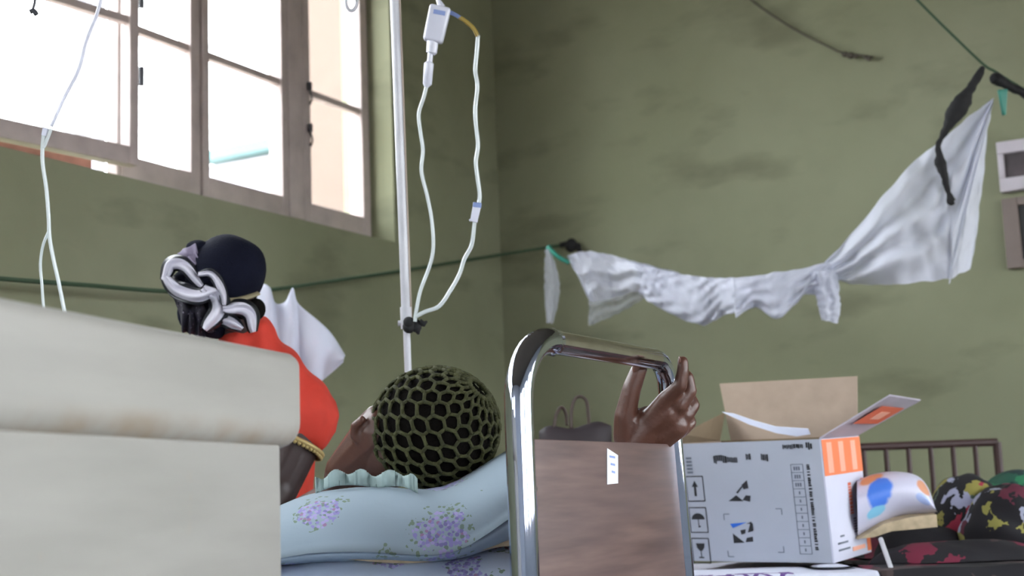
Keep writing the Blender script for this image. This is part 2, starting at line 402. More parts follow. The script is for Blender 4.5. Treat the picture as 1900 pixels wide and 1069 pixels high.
# ------------------------------------------------------------------ room shell
vp = ray(2450, 867); u1 = Vector((vp.x, vp.y, 0)).normalized()      # along the window wall, away from camera
nL = Vector((-u1.y, u1.x, 0))                                        # outwards through the window wall
u2 = -nL                                                             # along the back wall, to the right
c0 = W(945, 900, 6.0); c0 = Vector((c0.x, c0.y, 0))                  # far corner on the floor
H = 3.35
def LW(s, z, o=0): return c0 + u1*s + nL*o + ZZ*z
def SZ(px, py, o=0):
    p = PP(px, py, c0 + nL*o, nL); return (p - c0).dot(u1), p.z
def BW(s, z, o=0): return c0 + u2*s - u1*(-o) + ZZ*z                 # o > 0: into the wall
def BZ(px, py, o=0):
    p = PP(px, py, c0 + u1*o, u1); return (p - c0).dot(u2), p.z
def lbox(mb, s0, s1, z0, z1, o0, o1): return mb.box(LW(s0, z0, o0), u1*(s1-s0), ZZ*(z1-z0), nL*(o1-o0))
def bbox(mb, s0, s1, z0, z1, o0, o1): return mb.box(BW(s0, z0, o0), u2*(s1-s0), ZZ*(z1-z0), u1*(o1-o0))
OF = .11                                                             # window frame sits this far into the wall
sR = SZ(727, 220)[0]
zS = sum(SZ(x, y)[1] for x, y in ((300, 347), (500, 393), (620, 420))) / 3   # bottom of opening
sLft = -6.9; zT = zS + 1.25  # opening carried on out of view, added to let in more daylight
wall = MB()
lbox(wall, -7.6, 0.25, 0, zS, 0, .24); lbox(wall, -7.6, 0.25, zT, H, 0, .24)
lbox(wall, sR, .25, zS, zT, 0, .24); lbox(wall, -7.6, sLft, zS, zT, 0, .24)
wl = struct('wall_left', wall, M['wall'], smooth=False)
SW = 5.2
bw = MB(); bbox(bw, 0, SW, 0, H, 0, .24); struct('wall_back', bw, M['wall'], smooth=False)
def gap_wall(name, P0, ax, ln, out, gaps):  # unseen walls added; window gaps shaped for fill light and chrome streaks
    q = MB(); a = 0; z0, z1 = .75, 2.30
    q.box(P0, ax*ln, out*.2, ZZ*z0); q.box(P0+ZZ*z1, ax*ln, out*.2, ZZ*(H-z1))
    for g0, g1 in gaps + [(ln, ln)]:
        if g0 > a: q.box(P0+ax*a+ZZ*z0, ax*(g0-a), out*.2, ZZ*(z1-z0))
        a = g1
    w_ = struct(name, q, M['palewall'], smooth=False)
    q = MB()
    for g0, g1 in gaps:
        n_ = 3
        for k_ in range(n_+1): q.box(P0+ax*(g0+(g1-g0-.05)*k_/n_)+ZZ*z0+out*.08, ax*.05, out*.05, ZZ*(z1-z0))
        for z_ in (z0, z1-.05): q.box(P0+ax*g0+ZZ*z_+out*.08, ax*(g1-g0), out*.05, ZZ*.05)
    obj('added_window_frame', q, M['winwood'], w_, smooth=False)
gap_wall('wall_front_added', LW(-7.6, 0, .24), u2, SW+.24, -u1, [(.4, .9), (1.6, 2.0)])
gap_wall('wall_right_added', BW(SW, 0), -u1, 7.6, u2, [(.4+i*1.45, 1.25+i*1.45) for i in range(5)])
fl = MB(); fl.box(LW(-7.6, -.1, .24), u1*7.84, u2*(SW+.24), ZZ*.1); struct('floor', fl, M['floor'], smooth=False)
ce = MB(); ce.box(LW(-7.6, H, .24), u1*7.84, u2*(SW+.24), ZZ*.1); struct('ceiling', ce, M['ceiling'], smooth=False)  # unseen ceiling, added to darken the upper walls

# ------------------------------------------------------------------ window in the left wall
gb = SZ(226, 288, OF)[1]; gb = (gb + SZ(460, 348, OF)[1] + SZ(675, 403, OF)[1]) / 3
mz = (SZ(226, 44, OF)[1] + SZ(450, 126, OF)[1] + SZ(671, 206, OF)[1]) / 3
D = .055
def sx(px, py=200): return SZ(px, py, OF)[0]
fr = MB()
sF = sx(694)
lbox(fr, sx(212), sF, zS, zS+.035, OF, OF+D+.03)
lbox(fr, sLft, sF, zT-.05, zT, OF, OF+D+.03)
lbox(fr, sx(678), sF+.01, zS+.035, zT-.05, OF, OF+D+.03)
lbox(fr, sx(532), sx(560), zS+.035, zT-.05, OF-.01, OF+D+.03)
lbox(fr, sx(366), sx(372), zS+.035, zT-.05, OF, OF+D+.03)
win = struct('window_1', fr, M['winwood'], bevel=.004)
jam = MB(); lbox(jam, sF, sR-.002, zS, zT, OF+.03, OF+.05); obj('frame_reveal_strip', jam, M['winwood'], win)
ow = MB(); lbox(ow, sLft, sx(240), zS-.03, zS+.165, .27, .36); obj('window_sill', ow, M['sillbrick'], win, bevel=.004)
def sash(s0, s1, g0, g1, open_=0.0, latch=None, mzz=mz, hinge=False):
    mb = MB(); top = zT-.055
    def P(s, z, o):
        if not open_: return LW(s, z, OF-.008+o)
        h = LW(s0, z, OF-.008); a = open_
        return h + (u1*math.cos(a) - nL*math.sin(a))*(s-s0) + (nL*math.cos(a)+u1*math.sin(a))*o
    def b(sa, sb, za, zb, oa=0, ob=D-.01): mb.box(P(sa, za, oa), P(sb, za, oa)-P(sa, za, oa), ZZ*(zb-za), P(sa, za, ob)-P(sa, za, oa))
    zb = zS+.02 if not open_ else zS+.048
    b(s0, g0, zb, top); b(g1, s1, zb, top); b(g0, g1, zb, gb); b(g0, g1, top-.06, top)
    r = obj('sash', mb, M['winwood'], win, bevel=.003)
    mb = MB(); b(g0, g1, mzz-.012, mzz+.012, .008, .034); obj('glazing_bar', mb, M['winwood'], r)
    mb = MB(); b(g0-.003, g1+.003, gb-.003, top-.055, .02, .023); obj('glass_pane', mb, M['glass'], r, smooth=False)
    if latch:
        for (lz, kind) in latch:
            mb = MB(); p = P(s1-.012 if kind > 0 else s0+.02, lz, -.012)
            mb.tube([p, p-ZZ*.03], .009, 8); mb.tube(catmull([p-ZZ*.03, p-ZZ*.06+u1*.012, p-ZZ*.085]), .004, 6)
            obj('casement_latch', mb, M['darkmetal'], r)
    if hinge:
        for hz in (mz+.02, mz-.23):
            mb = MB(); p = P(s1+.004, hz, -.006); mb.tube([p, p+ZZ*.06], .008, 10); obj('hinge', mb, M['darkmetal'], r)
    return r
sash(sx(561), sx(679), sx(573), sx(668), latch=[(mz+.03, -1), (mz-.13, -1)])
sash(sx(373), sx(531), sx(386), sx(520))
sash(sx(214), sx(365), sx(222), sx(351))
s1 = sx(208); s0 = s1-.78
sash(s0, s1+.02, s0+.05, s1-.015, open_=.115, mzz=SZ(150, 8, OF-.07)[1], hinge=True)
for k in range(5):  # sashes of the added, unseen run of the window
    e = s0-.02-k*.72; 
    if e-.7 > sLft: sash(e-.70, e, e-.645, e-.055)

# ------------------------------------------------------------------ outside
def OUT(px, py, dist):                                               # point outside at a distance behind the window wall
    return PP(px, py, c0 + nL*dist, nL)
a = OUT(560, 100, 2.4); sb = (a-c0).dot(u1)
root = empty('neighbouring_building', LW(sb+1.5, 0, 1.4), 'peach rendered building wall seen through the rightmost window pane', 'building')
hb = MB(); hb.box(LW(sb, 0, .4), u1*3, nL*2.0, ZZ*5.6); obj('wall', hb, M['peach'], root, smooth=False)
hb = MB(); hb.box(LW(sb-.15, 5.6, .5), u1*3.3, nL*2.0, ZZ*.12); obj('eaves_board', hb, M['palepaint'], root, smooth=False)
p1 = OUT(514, 290, 3.0); sb2 = (p1-c0).dot(u1); p0 = PP(384, 310, LW(sb2, 0), u1); ob = (p0-c0).dot(nL); zb2 = PP(450, 297, LW(sb2, 0), u1).z
root = empty('low_outbuilding', LW(sb2+1.2, 0, (ob+3)/2), 'low outbuilding with teal sheet roof seen through the middle window pane', 'building')
hb = MB(); hb.box(LW(sb2, 0, 3.0), u1*2.4, nL*(ob-3.0), ZZ*zb2); obj('wall', hb, M['palepaint'], root, smooth=False)
q0 = LW(sb2-.15, zb2, 2.9); hb = MB(); hb.slab([q0, q0+nL*(ob-2.9), q0+nL*(ob-2.9)+u1*2.7+ZZ*.3, q0+u1*2.7+ZZ*.3], ZZ*.07); obj('roof', hb, M['teal'], root, smooth=False)
for px, plb in ((137, 'bluish pale post outside the open casement, furthest left of three'), (155, 'pale slim post outside the open casement, middle one of three'), (180, 'pale post outside the open casement, nearest to the casement stile')):
    p = OUT(px, 150, .75); q = MB(); p.z = 0
    q.cbox(p + ZZ*1.8, u1*.035, nL*.05, ZZ*3.6)
    tag(obj('veranda_post', q, M['palepaint'], smooth=False), plb, 'post', 'pale posts outside the window')
gd = MB(); gd.box(LW(-40, -.25, 40) , u1*80, u2*80, ZZ*.1); struct('ground', gd, mat('pale_earth', (.34, .30, .25), rough=.9, var=.1, vscale=2), smooth=False)

# ------------------------------------------------------------------ openings in the back wall, right
s_, z_ = BZ(1851, 268); s2_, z2_ = BZ(1857, 360)
q = MB(); x0 = s_; 
bbox(q, x0, x0+.9, z_-.045, z_, -.035, .0); bbox(q, x0, x0+.9, z2_, z2_+.05, -.035, .0)
bbox(q, x0, x0+.022, z2_+.05, z_-.045, -.035, .0); bbox(q, x0+.86, x0+.9, z2_+.05, z_-.045, -.035, .0)
w2 = struct('window_2', q, M['whiteframe'], bevel=.003)
q = MB(); bbox(q, x0+.02, x0+.86, z2_+.05, z_-.045, -.022, -.001); obj('louvre_panel', q, M['darkpane'], w2, smooth=False)
s3, z3 = BZ(1860, 372); s4, z4 = BZ(1880, 500)
q = MB(); bbox(q, s3, s3+.055, z4, z3, -.03, 0); bbox(q, s3+.055, s3+.9, z4, z4+.03, -.03, 0); bbox(q, s3+.055, s3+.9, z3-.03, z3, -.03, 0); bbox(q, s3+.845, s3+.9, z4+.03, z3-.03, -.03, 0)
w3 = struct('window_3', q, M['brownframe'], bevel=.003)
q = MB(); bbox(q, s3+.05, s3+.85, z4+.02, z3-.02, -.018, -.001); obj('dark_pane', q, M['blackpane'], w3, smooth=False)

# ------------------------------------------------------------------ cream bed in the left foreground
zt = W(557, 655, 1.75).z
R1 = W(557, 655, 1.75); L1 = PZ(0, 545, zt)
d1 = Vector((R1.x-L1.x, R1.y-L1.y, 0)).normalized()
if d1.x < 0: d1 = -d1
n1v = Vector((-d1.y, d1.x, 0))                                      # towards the wall side, away from us
hcap = zt - W(540, 832, 1.74).z
right = Vector((R1.x, R1.y, 0)); Wd = .86
bed = empty('hospital_bed', right - d1*Wd/2, 'cream hospital bed end board with thick rounded top rail in left foreground', 'bed')
TH = .075
q = MB(); prof = []
def arc(cx, cz, r, a0, a1, n=7):
    return [(cx + r*math.cos(a0+(a1-a0)*i/n), cz + r*math.sin(a0+(a1-a0)*i/n)) for i in range(n+1)]
pr = arc(.018, hcap-.018, .018, math.pi, math.pi/2) + arc(TH-.03, hcap-.03, .03, math.pi/2, 0) + arc(TH-.012, .012, .012, 0, -math.pi/2) + arc(.03, .03, .03, -math.pi/2, -math.pi)
rings = []
nS = 10
for i in range(nS+1):                       # rounded end towards the right
    t = i/nS; ang = t*math.pi/2
    off = .022*(1-math.sin(ang)) ; sc_ = math.cos(ang)*.022 if False else 0
for st_, inset in [(0.0, 0.016), (.002, .010), (.006, .005), (.012, .0015), (.02, 0)]:
    rings.append((right + d1*(.012-st_), inset))
rings.append((right - d1*(Wd-.02), 0)); rings.append((right - d1*Wd, .016))
vs = []; k = len(pr); cxm = TH/2; czm = hcap/2
for p, ins in rings:
    for (x, z) in pr:
        xx = cxm + (x-cxm)*(1-ins/cxm) ; zz = czm + (z-czm)*(1-ins/czm)
        vs.append(p + n1v*xx + ZZ*(zt-hcap+zz))
fs = [(i*k+j, i*k+(j+1)%k, (i+1)*k+(j+1)%k, (i+1)*k+j) for i in range(len(rings)-1) for j in range(k)] + [tuple(range(k)), tuple(range((len(rings)-1)*k, len(rings)*k))]
q.add(vs, fs); obj('top_rail', q, M['cap'], bed, ang=50)
bed.children[0].location = Vector((0, 0, zt-hcap))
for v in bed.children[0].data.vertices: v.co.z -= zt-hcap
inset = (W(557, 800, 1.75)-W(521, 800, 1.75)).length*1.06
pr_ = right - d1*(inset); pl_ = right - d1*(Wd-inset)
q = MB(); q.box(pl_ + n1v*.016 + ZZ*.30, pr_-pl_, n1v*.04, ZZ*(zt-hcap-.30+.004)); obj('end_panel', q, M['cream'], bed, bevel=.004)
for p in (pr_ - d1*.05, pl_ + d1*.01):
    q = MB(); q.box(p + n1v*.016, d1*.04, n1v*.04, ZZ*.30); obj('leg', q, M['cream'], bed, bevel=.003)
for p in (pr_ - d1*.05, pl_ + d1*.01):
    q = MB(); q.box(p + n1v*1.80, d1*.04, n1v*.04, ZZ*.62); obj('leg', q, M['cream'], bed, bevel=.003)
q = MB(); q.box(pl_ + n1v*.056 + ZZ*.34, pr_-pl_, n1v*1.79, ZZ*.06); obj('bed_base', q, M['cream'], bed, bevel=.004)
q = MB(); q.box(pl_ + n1v*.07 + d1*.02 + ZZ*.401, (pr_-pl_)*.95, n1v*1.70, ZZ*.14)
tag(obj('mattress', q, M['mattress'], bevel=.03), 'grey mattress lying on the cream bed behind its end board', 'mattress')

# ------------------------------------------------------------------ chrome and wood bed end
zr = W(1045, 620, 1.98).z
A = W(968, 900, 1.95); B = PZ(1262, 900, W(1262, 900, 2.47).z)
Ax = Vector((A.x, A.y, 0)); E1 = PZ(1238, 668, zr); Bx = Vector((W(1262, 830, 2.46).x, W(1262, 830, 2.46).y, 0))
db = (Bx-Ax).normalized(); nb_ = Vector((-db.y, db.x, 0)); wb = (Bx-Ax).length
if nb_.x > 0: nb_ = -nb_
bedc = empty('hospital_bed', Ax + db*wb/2, 'chrome tube hospital bed end with brown wood panel, gripped by a hand', 'bed')
r = .0205; rr = .10
def post(base, sgn, topz):
    P = [base + ZZ*.04, base + ZZ*.3, base + ZZ*.6, base + ZZ*(topz-rr-.02)]
    for i in range(1, 10):
        a = math.pi/2*i/10
        P.append(base + ZZ*(topz-rr) + ZZ*rr*math.sin(a) + db*sgn*rr*(1-math.cos(a)))
    P.append(base + ZZ*topz + db*sgn*rr); P.append(base + ZZ*topz + db*sgn*(rr+.015))
    return P
q = MB(); q.tube(post(Ax, 1, zr), r, 24); obj('post', q, M['chrome'], bedc, ang=60)
rr_sav = rr; rr = .045
q = MB(); pb = post(Bx, -1, zr)
pb = [p + (-db*.045*max(0, (p.z-.55)/(zr-.55))) for p in pb]
q.tube(pb, .0175, 20); obj('post', q, M['chrome'], bedc, ang=60)
bend_end = pb[-1]; rr = rr_sav
q = MB(); q.tube([Ax + ZZ*zr + db*(rr+.005), bend_end + db*.012], .0178, 24); obj('top_rail', q, M['rail'], bedc, ang=60)
q = MB(); a0 = Ax + ZZ*zr + db*(rr+.001); q.tube([a0, a0+db*.012, a0+db*.014], [.0205, .0212, .0185], 24); obj('rail_sleeve', q, M['chrome'], bedc, ang=60)
pz = W(997, 815, 1.99).z
q = MB(); q.box(Ax + db*.012 - nb_*.009 + ZZ*.32, db*(wb-.026), nb_*.018, ZZ*(pz-.32)); pan = obj('panel', q, M['wood'], bedc, bevel=.0015)
q = MB(); q.tube([Ax + db*.015 - nb_*.011 + ZZ*(pz-.07), Ax + db*.015 - nb_*.014 + ZZ*(pz-.07)], .005, 10); obj('screw', q, M['chrome'], bedc)
def onpanel(px, py, o=.0094): return PP(px, py, Ax - nb_*o, nb_)
q = MB(); q.slab([onpanel(1126, 832), onpanel(1146, 845), onpanel(1146, 897), onpanel(1126, 899)], -nb_*.0008)
lb = obj('paper_sticker', q, M['white_label'], bedc, smooth=False, label='small white paper sticker on the wood panel')
q = MB()
for i in range(3): q.slab([onpanel(1131+i*2, 845+i*14, .0104), onpanel(1141, 847+i*14, .0104), onpanel(1141, 851+i*14, .0104), onpanel(1131+i*2, 849+i*14, .0104)], -nb_*.0004)
obj('printed_lines', q, M['ink_blue'], lb, smooth=False)
for p in (Ax, Bx):
    q = MB(); q.tube([p, p+ZZ*.04], .024, 16); obj('rubber_foot', q, M['black'], bedc)
q = MB()
q.tube([Ax + ZZ*.5 + nb_*.02, Ax + ZZ*.5 + nb_*1.9], .016, 10); q.tube([Bx + ZZ*.5 + nb_*.02, Bx + ZZ*.5 + nb_*1.9], .016, 10)
q.box(Ax + db*.0 + nb_*.02 + ZZ*.51, db*wb, nb_*1.9, ZZ*.03); obj('mattress_base', q, M['darkmetal'], bedc)
for p in (Ax, Bx):
    q = MB(); q.tube([p + nb_*1.9, p + nb_*1.9 + ZZ*.8], .017, 12); obj('post', q, M['chrome'], bedc)
q = MB(); q.box(Ax + db*.02 + nb_*.05 + ZZ*.542, db*(wb-.04), nb_*1.82, ZZ*.10)
tag(obj('mattress', q, M['floral2'], bevel=.03), 'floral covered mattress under the pillows on the chrome bed', 'mattress')

# pillows: shaped cushions, slightly turned towards the camera
pe1 = (rt*1.0 + fw*.12); pe1.z = 0; pe1.normalize(); pe3 = Vector((-pe1.y, pe1.x, 0))
def cushion(c, lx, ly, h, topfn=lambda u, v: 0, p=2.6, nu=36, nv=24, wr=.004):
    mb = MB(); off = Vector((random.random()*9, 0, 0))
    def g(u, v, s):
        a = u*2-1; b = v*2-1
        e = max(0, 1-abs(a)**p) ** .45 * max(0, 1-abs(b)**p) ** .45
        q_ = c + pe1*(a*lx/2) + pe3*(b*ly/2)
        wz = noise.noise(Vector((a*3, b*3, s))+off)*wr + noise.noise(Vector((a*9, b*9, s))+off)*wr*.4
        return q_ + ZZ*((h*.82*e - h*.32 if s > 0 else -h*.18*e - h*.32) + (topfn(a, b) if s > 0 else topfn(a, b)*(1-.75*e)) + wz*e)
    vs = []; n = nu+1
    for s in (1, -1):
        for j in range(nv+1):
            for i in range(n): vs.append(g(.5-.5*math.cos(math.pi*i/nu), .5-.5*math.cos(math.pi*j/nv), s))
    K = n*(nv+1); fs = []
    for j in range(nv):
        for i in range(nu):
            fs.append((j*n+i, j*n+i+1, (j+1)*n+i+1, (j+1)*n+i)); fs.append(tuple(K+x for x in (j*n+i, (j+1)*n+i, (j+1)*n+i+1, j*n+i+1)))
    mb.add(vs, fs)
    return mb
def weld(o):
    b = bmesh.new(); b.from_mesh(o.data); bmesh.ops.remove_doubles(b, verts=b.verts, dist=.0004); b.to_mesh(o.data); b.free()
pc = W(790, 965, 2.52)
dent = lambda a, b: .075*(lambda t: t*t*(3-2*t))(min(1, max(0, (a-.05)/.55))) - .012*math.exp(-((a-.0)**2/.06)) - (.02*max(0, -a-.55)/.45)
pm = cushion(pc, .72, .40, .135, dent)
pil = obj('pillow', pm, M['floral'], ang=180); weld(pil)
tag(pil, 'pale blue floral pillow under the patient\'s netted head', 'pillow')
# ruffled edge along the far-left top of the pillow
rp_ = [W(586, 905, 2.46), W(620, 892, 2.46), W(660, 890, 2.46), W(700, 894, 2.45), W(745, 892, 2.44), W(775, 905, 2.42)]
rc = catmull(rp_, 10); q = MB()
def rf(u, v):
    i = min(len(rc)-1, int(u*(len(rc)-1))); p = rc[i]
    w_ = math.sin(u*26)*.010 + math.sin(u*61+1)*.003
    return p + ZZ*(v*.024 - .010 + .005*math.sin(u*26+v*2)*v) + pe3*(w_*(.3+v) - .004)
q.grid(rf, 120, 5); obj('ruffle', q, M['ruffle'], pil, solid=.002, ang=180, label='pale aqua ruffled edge')
lm = cushion(W(740, 1078, 2.50), .62, .42, .125, lambda a, b: .016*math.exp(-((a-.62)**2/.05)), wr=.006)
pl2 = obj('pillow', lm, M['floral2'], ang=180); weld(pl2)
tag(pl2, 'white and pink floral cushion underneath the pale blue pillow', 'pillow')
q = MB(); mp_ = W(745, 1024, 2.345)
q.grid(lambda u, v: mp_ + pe1*((u-.47)*.40) + pe3*(v*.30) + ZZ*(.003*math.sin(u*9)+.006*math.exp(-((u-.9)/.12)**2) - .010*math.sin(math.pi*u)**2), 40, 4)
tag(obj('folded_mat', q, M['straw'], solid=.013, ang=180), 'tan folded woven mat sticking out between the two pillows', 'mat')

# ------------------------------------------------------------------ people helpers
def head_caps(c, face, crown, s=1.0):
    side = face.cross(crown).normalized(); face = face.normalized(); crown = crown.normalized()
    P = lambda f, u, r_=0: c + face*f*s + crown*u*s + side*r_*s
    C_ = []
    def add(a, ra, b, rb): C_.append((a, ra*s, b, rb*s))
    add(P(-.025, .035), .078, P(.020, .040), .074)          # cranium
    add(P(-.02, .0), .070, P(.03, -.01), .064)
    add(P(.035, -.02), .055, P(.052, -.085), .030)          # face to chin
    add(P(.0, -.03, .03), .040, P(.045, -.085, .018), .022) # jaw
    add(P(.0, -.03, -.03), .040, P(.045, -.085, -.018), .022)
    add(P(.088, .010), .007, P(.104, -.022), .011)          # nose bridge / tip
    add(P(.096, -.026, .010), .008, P(.096, -.026, -.010), .008)
    add(P(.088, .028, .03), .010, P(.088, .028, -.03), .010) # brow
    add(P(.089, -.052, .016), .007, P(.089, -.052, -.016), .007)
    add(P(.087, -.064, .013), .007, P(.087, -.064, -.013), .007)
    for sg in (1, -1):
        add(P(.072, -.018, .036*sg), .018, P(.060, -.012, .048*sg), .016)   # cheekbone
        add(P(-.008, .012, .078*sg), .008, P(.000, -.016, .079*sg), .006)   # ear
        add(P(-.008, .012, .080*sg), .007, P(-.018, .002, .084*sg), .006)
        add(P(-.018, .002, .084*sg), .006, P(-.006, -.018, .079*sg), .006)
    return C_, P, side
def add_eyes(P, s, parent):
    for sg in (1, -1):
        q = MB(); q.ball(P(.080, .004, .030*sg), .0125*s); obj('eye', q, M['eye'], parent)

# ------------------------------------------------------------------ patient lying on the chrome bed
HD = 2.62
cc = W(806, 797, HD)                        # centre of the netted crown
crown = (rt*.88 - fw*.30 + up*.34).normalized()
face = (fw*.80 + up*.42 + rt*.05); face = (face - crown*face.dot(crown)).normalized()
hs = 1.0
hc = cc - crown*.045*hs
caps, HP, hside = head_caps(hc, face, crown, hs)
D2 = lambda x, y, d: W(x, y, d)
neck = D2(640, 930, 2.80)
caps += [(hc - crown*.04 - face*.02, .062, neck, .055)]
caps += [(D2(712, 802, 2.62), .056, D2(632, 872, 2.64), .030), (D2(632, 872, 2.64), .030, neck, .05)]
caps += [(D2(672, 778, 2.575), .007, D2(658, 790, 2.580), .008), (D2(658, 790, 2.580), .008, D2(656, 808, 2.585), .007), (D2(656, 808, 2.585), .007, D2(664, 820, 2.585), .006)]
sh1 = D2(575, 1010, 2.72); sh2 = D2(590, 985, 3.00); chest = D2(500, 1030, 2.88)
caps += [(neck, .055, chest, .075), (sh1, .055, sh2, .055), (sh1, .055, chest, .085), (sh2, .055, chest, .085)]
away = nb_
hips = chest + away*.44 - ZZ*.02; hips.z = .80
caps += [(chest, .085, hips, .085)]
for sg in (-1, 1):
    hp = hips + db*sg*.08; kn = hp + away*.20 + ZZ*.30; an = kn + away*.16; an.z = .70
    caps += [(hp, .075, kn, .055), (kn, .055, an, .036), (an, .034, an + ZZ*.09 + away*.04, .026)]
# far arm: shoulder -> elbow behind the pillow -> wrist behind the panel
el = D2(955, 955, 2.78); wr_ = D2(1186, 862, 2.45)
caps += [(sh2, .052, el, .040), (el, .040, wr_, .029)]
near_el = D2(500, 1060, 2.78)
caps += [(sh1, .048, near_el, .038), (near_el, .036, hips - db*.10 + ZZ*.05, .028)]
PD = 2.415
def h(x, y, dz=0): return W(x, y, PD + dz - min(.05, max(0, (x-1195)/60*.05)))
caps += [(wr_, .029, h(1180, 835, .0), .027),
    (h(1163, 835, -.002), .0235, h(1196, 838, .006), .026),
    (h(1180, 835), .027, h(1212, 790, .010), .029), (h(1212, 790, .010), .029, h(1240, 768, .018), .027),
    (h(1158, 812), .020, h(1164, 782, -.002), .021), (h(1185, 820), .026, h(1178, 788, .004), .026),
    (h(1218, 815, .018), .027, h(1254, 790, .032), .024),
    # metacarpals fan to the knuckles
    (h(1192, 800), .022, h(1238, 738, .0), .0150), (h(1206, 800, .012), .020, h(1262, 752, .016), .0145),
    (h(1222, 806, .022), .020, h(1272, 772, .030), .0140), (h(1230, 815, .030), .018, h(1268, 796, .044), .0130),
    # thumb
    (h(1160, 808), .022, h(1160, 772, -.006), .0200), (h(1160, 772, -.006), .0195, h(1172, 722, -.010), .0168),
    (h(1172, 722, -.010), .0168, h(1184, 690, -.010), .0146), (h(1184, 690, -.010), .0146, h(1188, 684, -.009), .0130),
    (h(1180, 775, .0), .012, h(1200, 765, .004), .012),
    # index over the end of the rail
    (h(1238, 738), .0145, h(1262, 716, -.004), .0125), (h(1262, 716, -.004), .0122, h(1267, 690, -.004), .0108),
    (h(1267, 690, -.004), .0108, h(1267, 670, -.001), .0092),
    # middle
    (h(1262, 752, .016), .0142, h(1281, 726, .018), .0118), (h(1281, 726, .018), .0116, h(1277, 700, .020), .0102),
    (h(1277, 700, .020), .0102, h(1266, 690, .030), .0090),
    # ring
    (h(1272, 772, .030), .0138, h(1287, 752, .038), .0115), (h(1287, 752, .038), .0113, h(1277, 728, .046), .0100),
    (h(1277, 728, .046), .0100, h(1264, 718, .052), .0090),
    # little
    (h(1268, 796, .044), .0128, h(1282, 784, .056), .0105), (h(1282, 784, .056), .0103, h(1272, 762, .064), .0092),
    (h(1272, 762, .064), .0092, h(1260, 752, .066), .0084)]
pmsh = remesh_union(caps, .0032, 3)
pat = obj('person', pmsh, M['skin'], ang=180)
tag(pat, 'person lying on floral pillows in green crocheted hair net, hand gripping chrome bed rail', 'person')
q = MB(); tn = h(1180, 684, -.021); q.ball(tn, (.0065, .0025, .009), ax=(rt, fw, up)); obj('thumbnail', q, M['nail'], pat)
q = MB(); tn = h(1261, 668, -.008); q.ball(tn, (.0022, .005, .0065), ax=(rt, fw, up)); obj('fingernail', q, M['nail'], pat)
add_eyes(HP, hs, pat)
# gown on the torso
q = remesh_union([(chest + away*.04, .096, hips, .10), (sh1 + away*.03, .064, chest, .094), (sh2 + away*.03, .064, chest, .094)], .01, 4)
obj('gown', q, M['gown'], pat, ang=180)
# hair volume and crocheted net; pole of the net points along the crown
hx = crown; hz_ = face; hy = hside
RX, RY, RZ = .111, .109, .118
q = MB(); q.ball(cc, (RX*1.0, RY, RZ*.98), n=40, m=26, ax=(hy, hz_, hx)); 
q.v = [p + (p-cc).normalized()*noise.noise(p*40)*.004 for p in q.v]
obj('hair', q, M['hair'], pat, ang=180)
net_pole = (up*.62 + rt*.66 - fw*.30).normalized()
nX = net_pole.orthogonal().normalized(); nY = net_pole.cross(nX)
q = MB(); NS = 19; NR = 12; lat0, lat1 = .10, 2.45
def nv(i, j):
    lat = lat0 + (lat1-lat0)*((i+.5)/NR) ; dl = (lat1-lat0)/NR*.20
    lat += dl if (i+j) % 2 == 0 else -dl
    g = 2*math.pi*j/(2*NS)
    g += .03*noise.noise(Vector((i*1.3, j*.7, 2))); lat += .025*noise.noise(Vector((i*.9, j*1.1, 7)))
    d = net_pole*math.cos(lat) + (nX*math.cos(g) + nY*math.sin(g))*math.sin(lat)
    # ellipsoid radius in the head frame
    k_ = 1/math.sqrt((d.dot(hy)/RX)**2 + (d.dot(hz_)/RY)**2 + (d.dot(hx)/RZ)**2)
    return cc + d*(k_*1.03 + .002)
for i in range(NR):
    for j in range(2*NS):
        a = nv(i, j); b = nv(i, (j+1) % (2*NS)); m_ = (a+b)/2; m_ += (m_-cc).normalized()*.0015
        rad = .0034 + .0014*noise.noise(Vector((i, j, 1)))
        if i < 6 and j % 2: 
            rad *= .9
        q.tube([a, m_, b], [rad*1.25, rad, rad*1.25], 6)
        if (i+j) % 2 == 0 and i+1 < NR: q.tube([a, nv(i+1, j)], rad*1.05, 6)
obj('hair_net', q, M['net_yarn'], pat, ang=180, label='olive green crocheted hair net')
q = MB(); q.tube([cc + (nX*math.cos(t_)+nY*math.sin(t_))*.0001 + nv(NR-1, int(t_/(2*math.pi)*2*NS) % (2*NS)) - cc for t_ in [k_*2*math.pi/52 for k_ in range(52)]], .0035, 8, cap=False)
obj('net_band', q, M['net_yarn'], pat, ang=180)

# ------------------------------------------------------------------ seated woman in red
WD = 3.1
hcw = W(420, 530, WD)
crw = (up*.93 + rt*.10 + fw*.05).normalized(); fcw = (-rt*.70 + fw*.65 - up*.30); fcw = (fcw - crw*fcw.dot(crw)).normalized()
caps, HPw, sdw = head_caps(hcw, fcw, crw, .86)
nk = W(462, 640, WD+.02); shr = W(574, 772, WD-.04); shl = W(400, 742, WD+.22); cst = W(470, 800, WD+.12); 
hipw = W(440, 1130, WD+.25)
caps += [(hcw - crw*.03 - fcw*.02, .046, nk, .046), (nk, .055, cst, .11), (nk, .045, shr, .055), (nk, .045, shl, .055), (shr, .055, cst, .12), (shl, .055, cst, .12), (cst, .13, hipw, .15)]
eb = W(512, 908, 3.0); ew = W(440, 985, 2.86)
caps += [(shr, .055, eb, .048), (eb, .048, ew, .032), (ew, .030, W(430, 1000, 2.78), .028)]
hw = W(430, 1000, 2.78)
for k_ in range(4): caps.append((hw + up*(.012*k_-.02), .011, hw - rt*.075 + up*(.014*k_-.025) , .008))
caps.append((hw, .013, hw + up*.04 - rt*.03, .009))
el2 = W(330, 930, WD+.2); caps += [(shl, .052, el2, .042), (el2, .04, W(350, 1050, WD-.02), .028)]
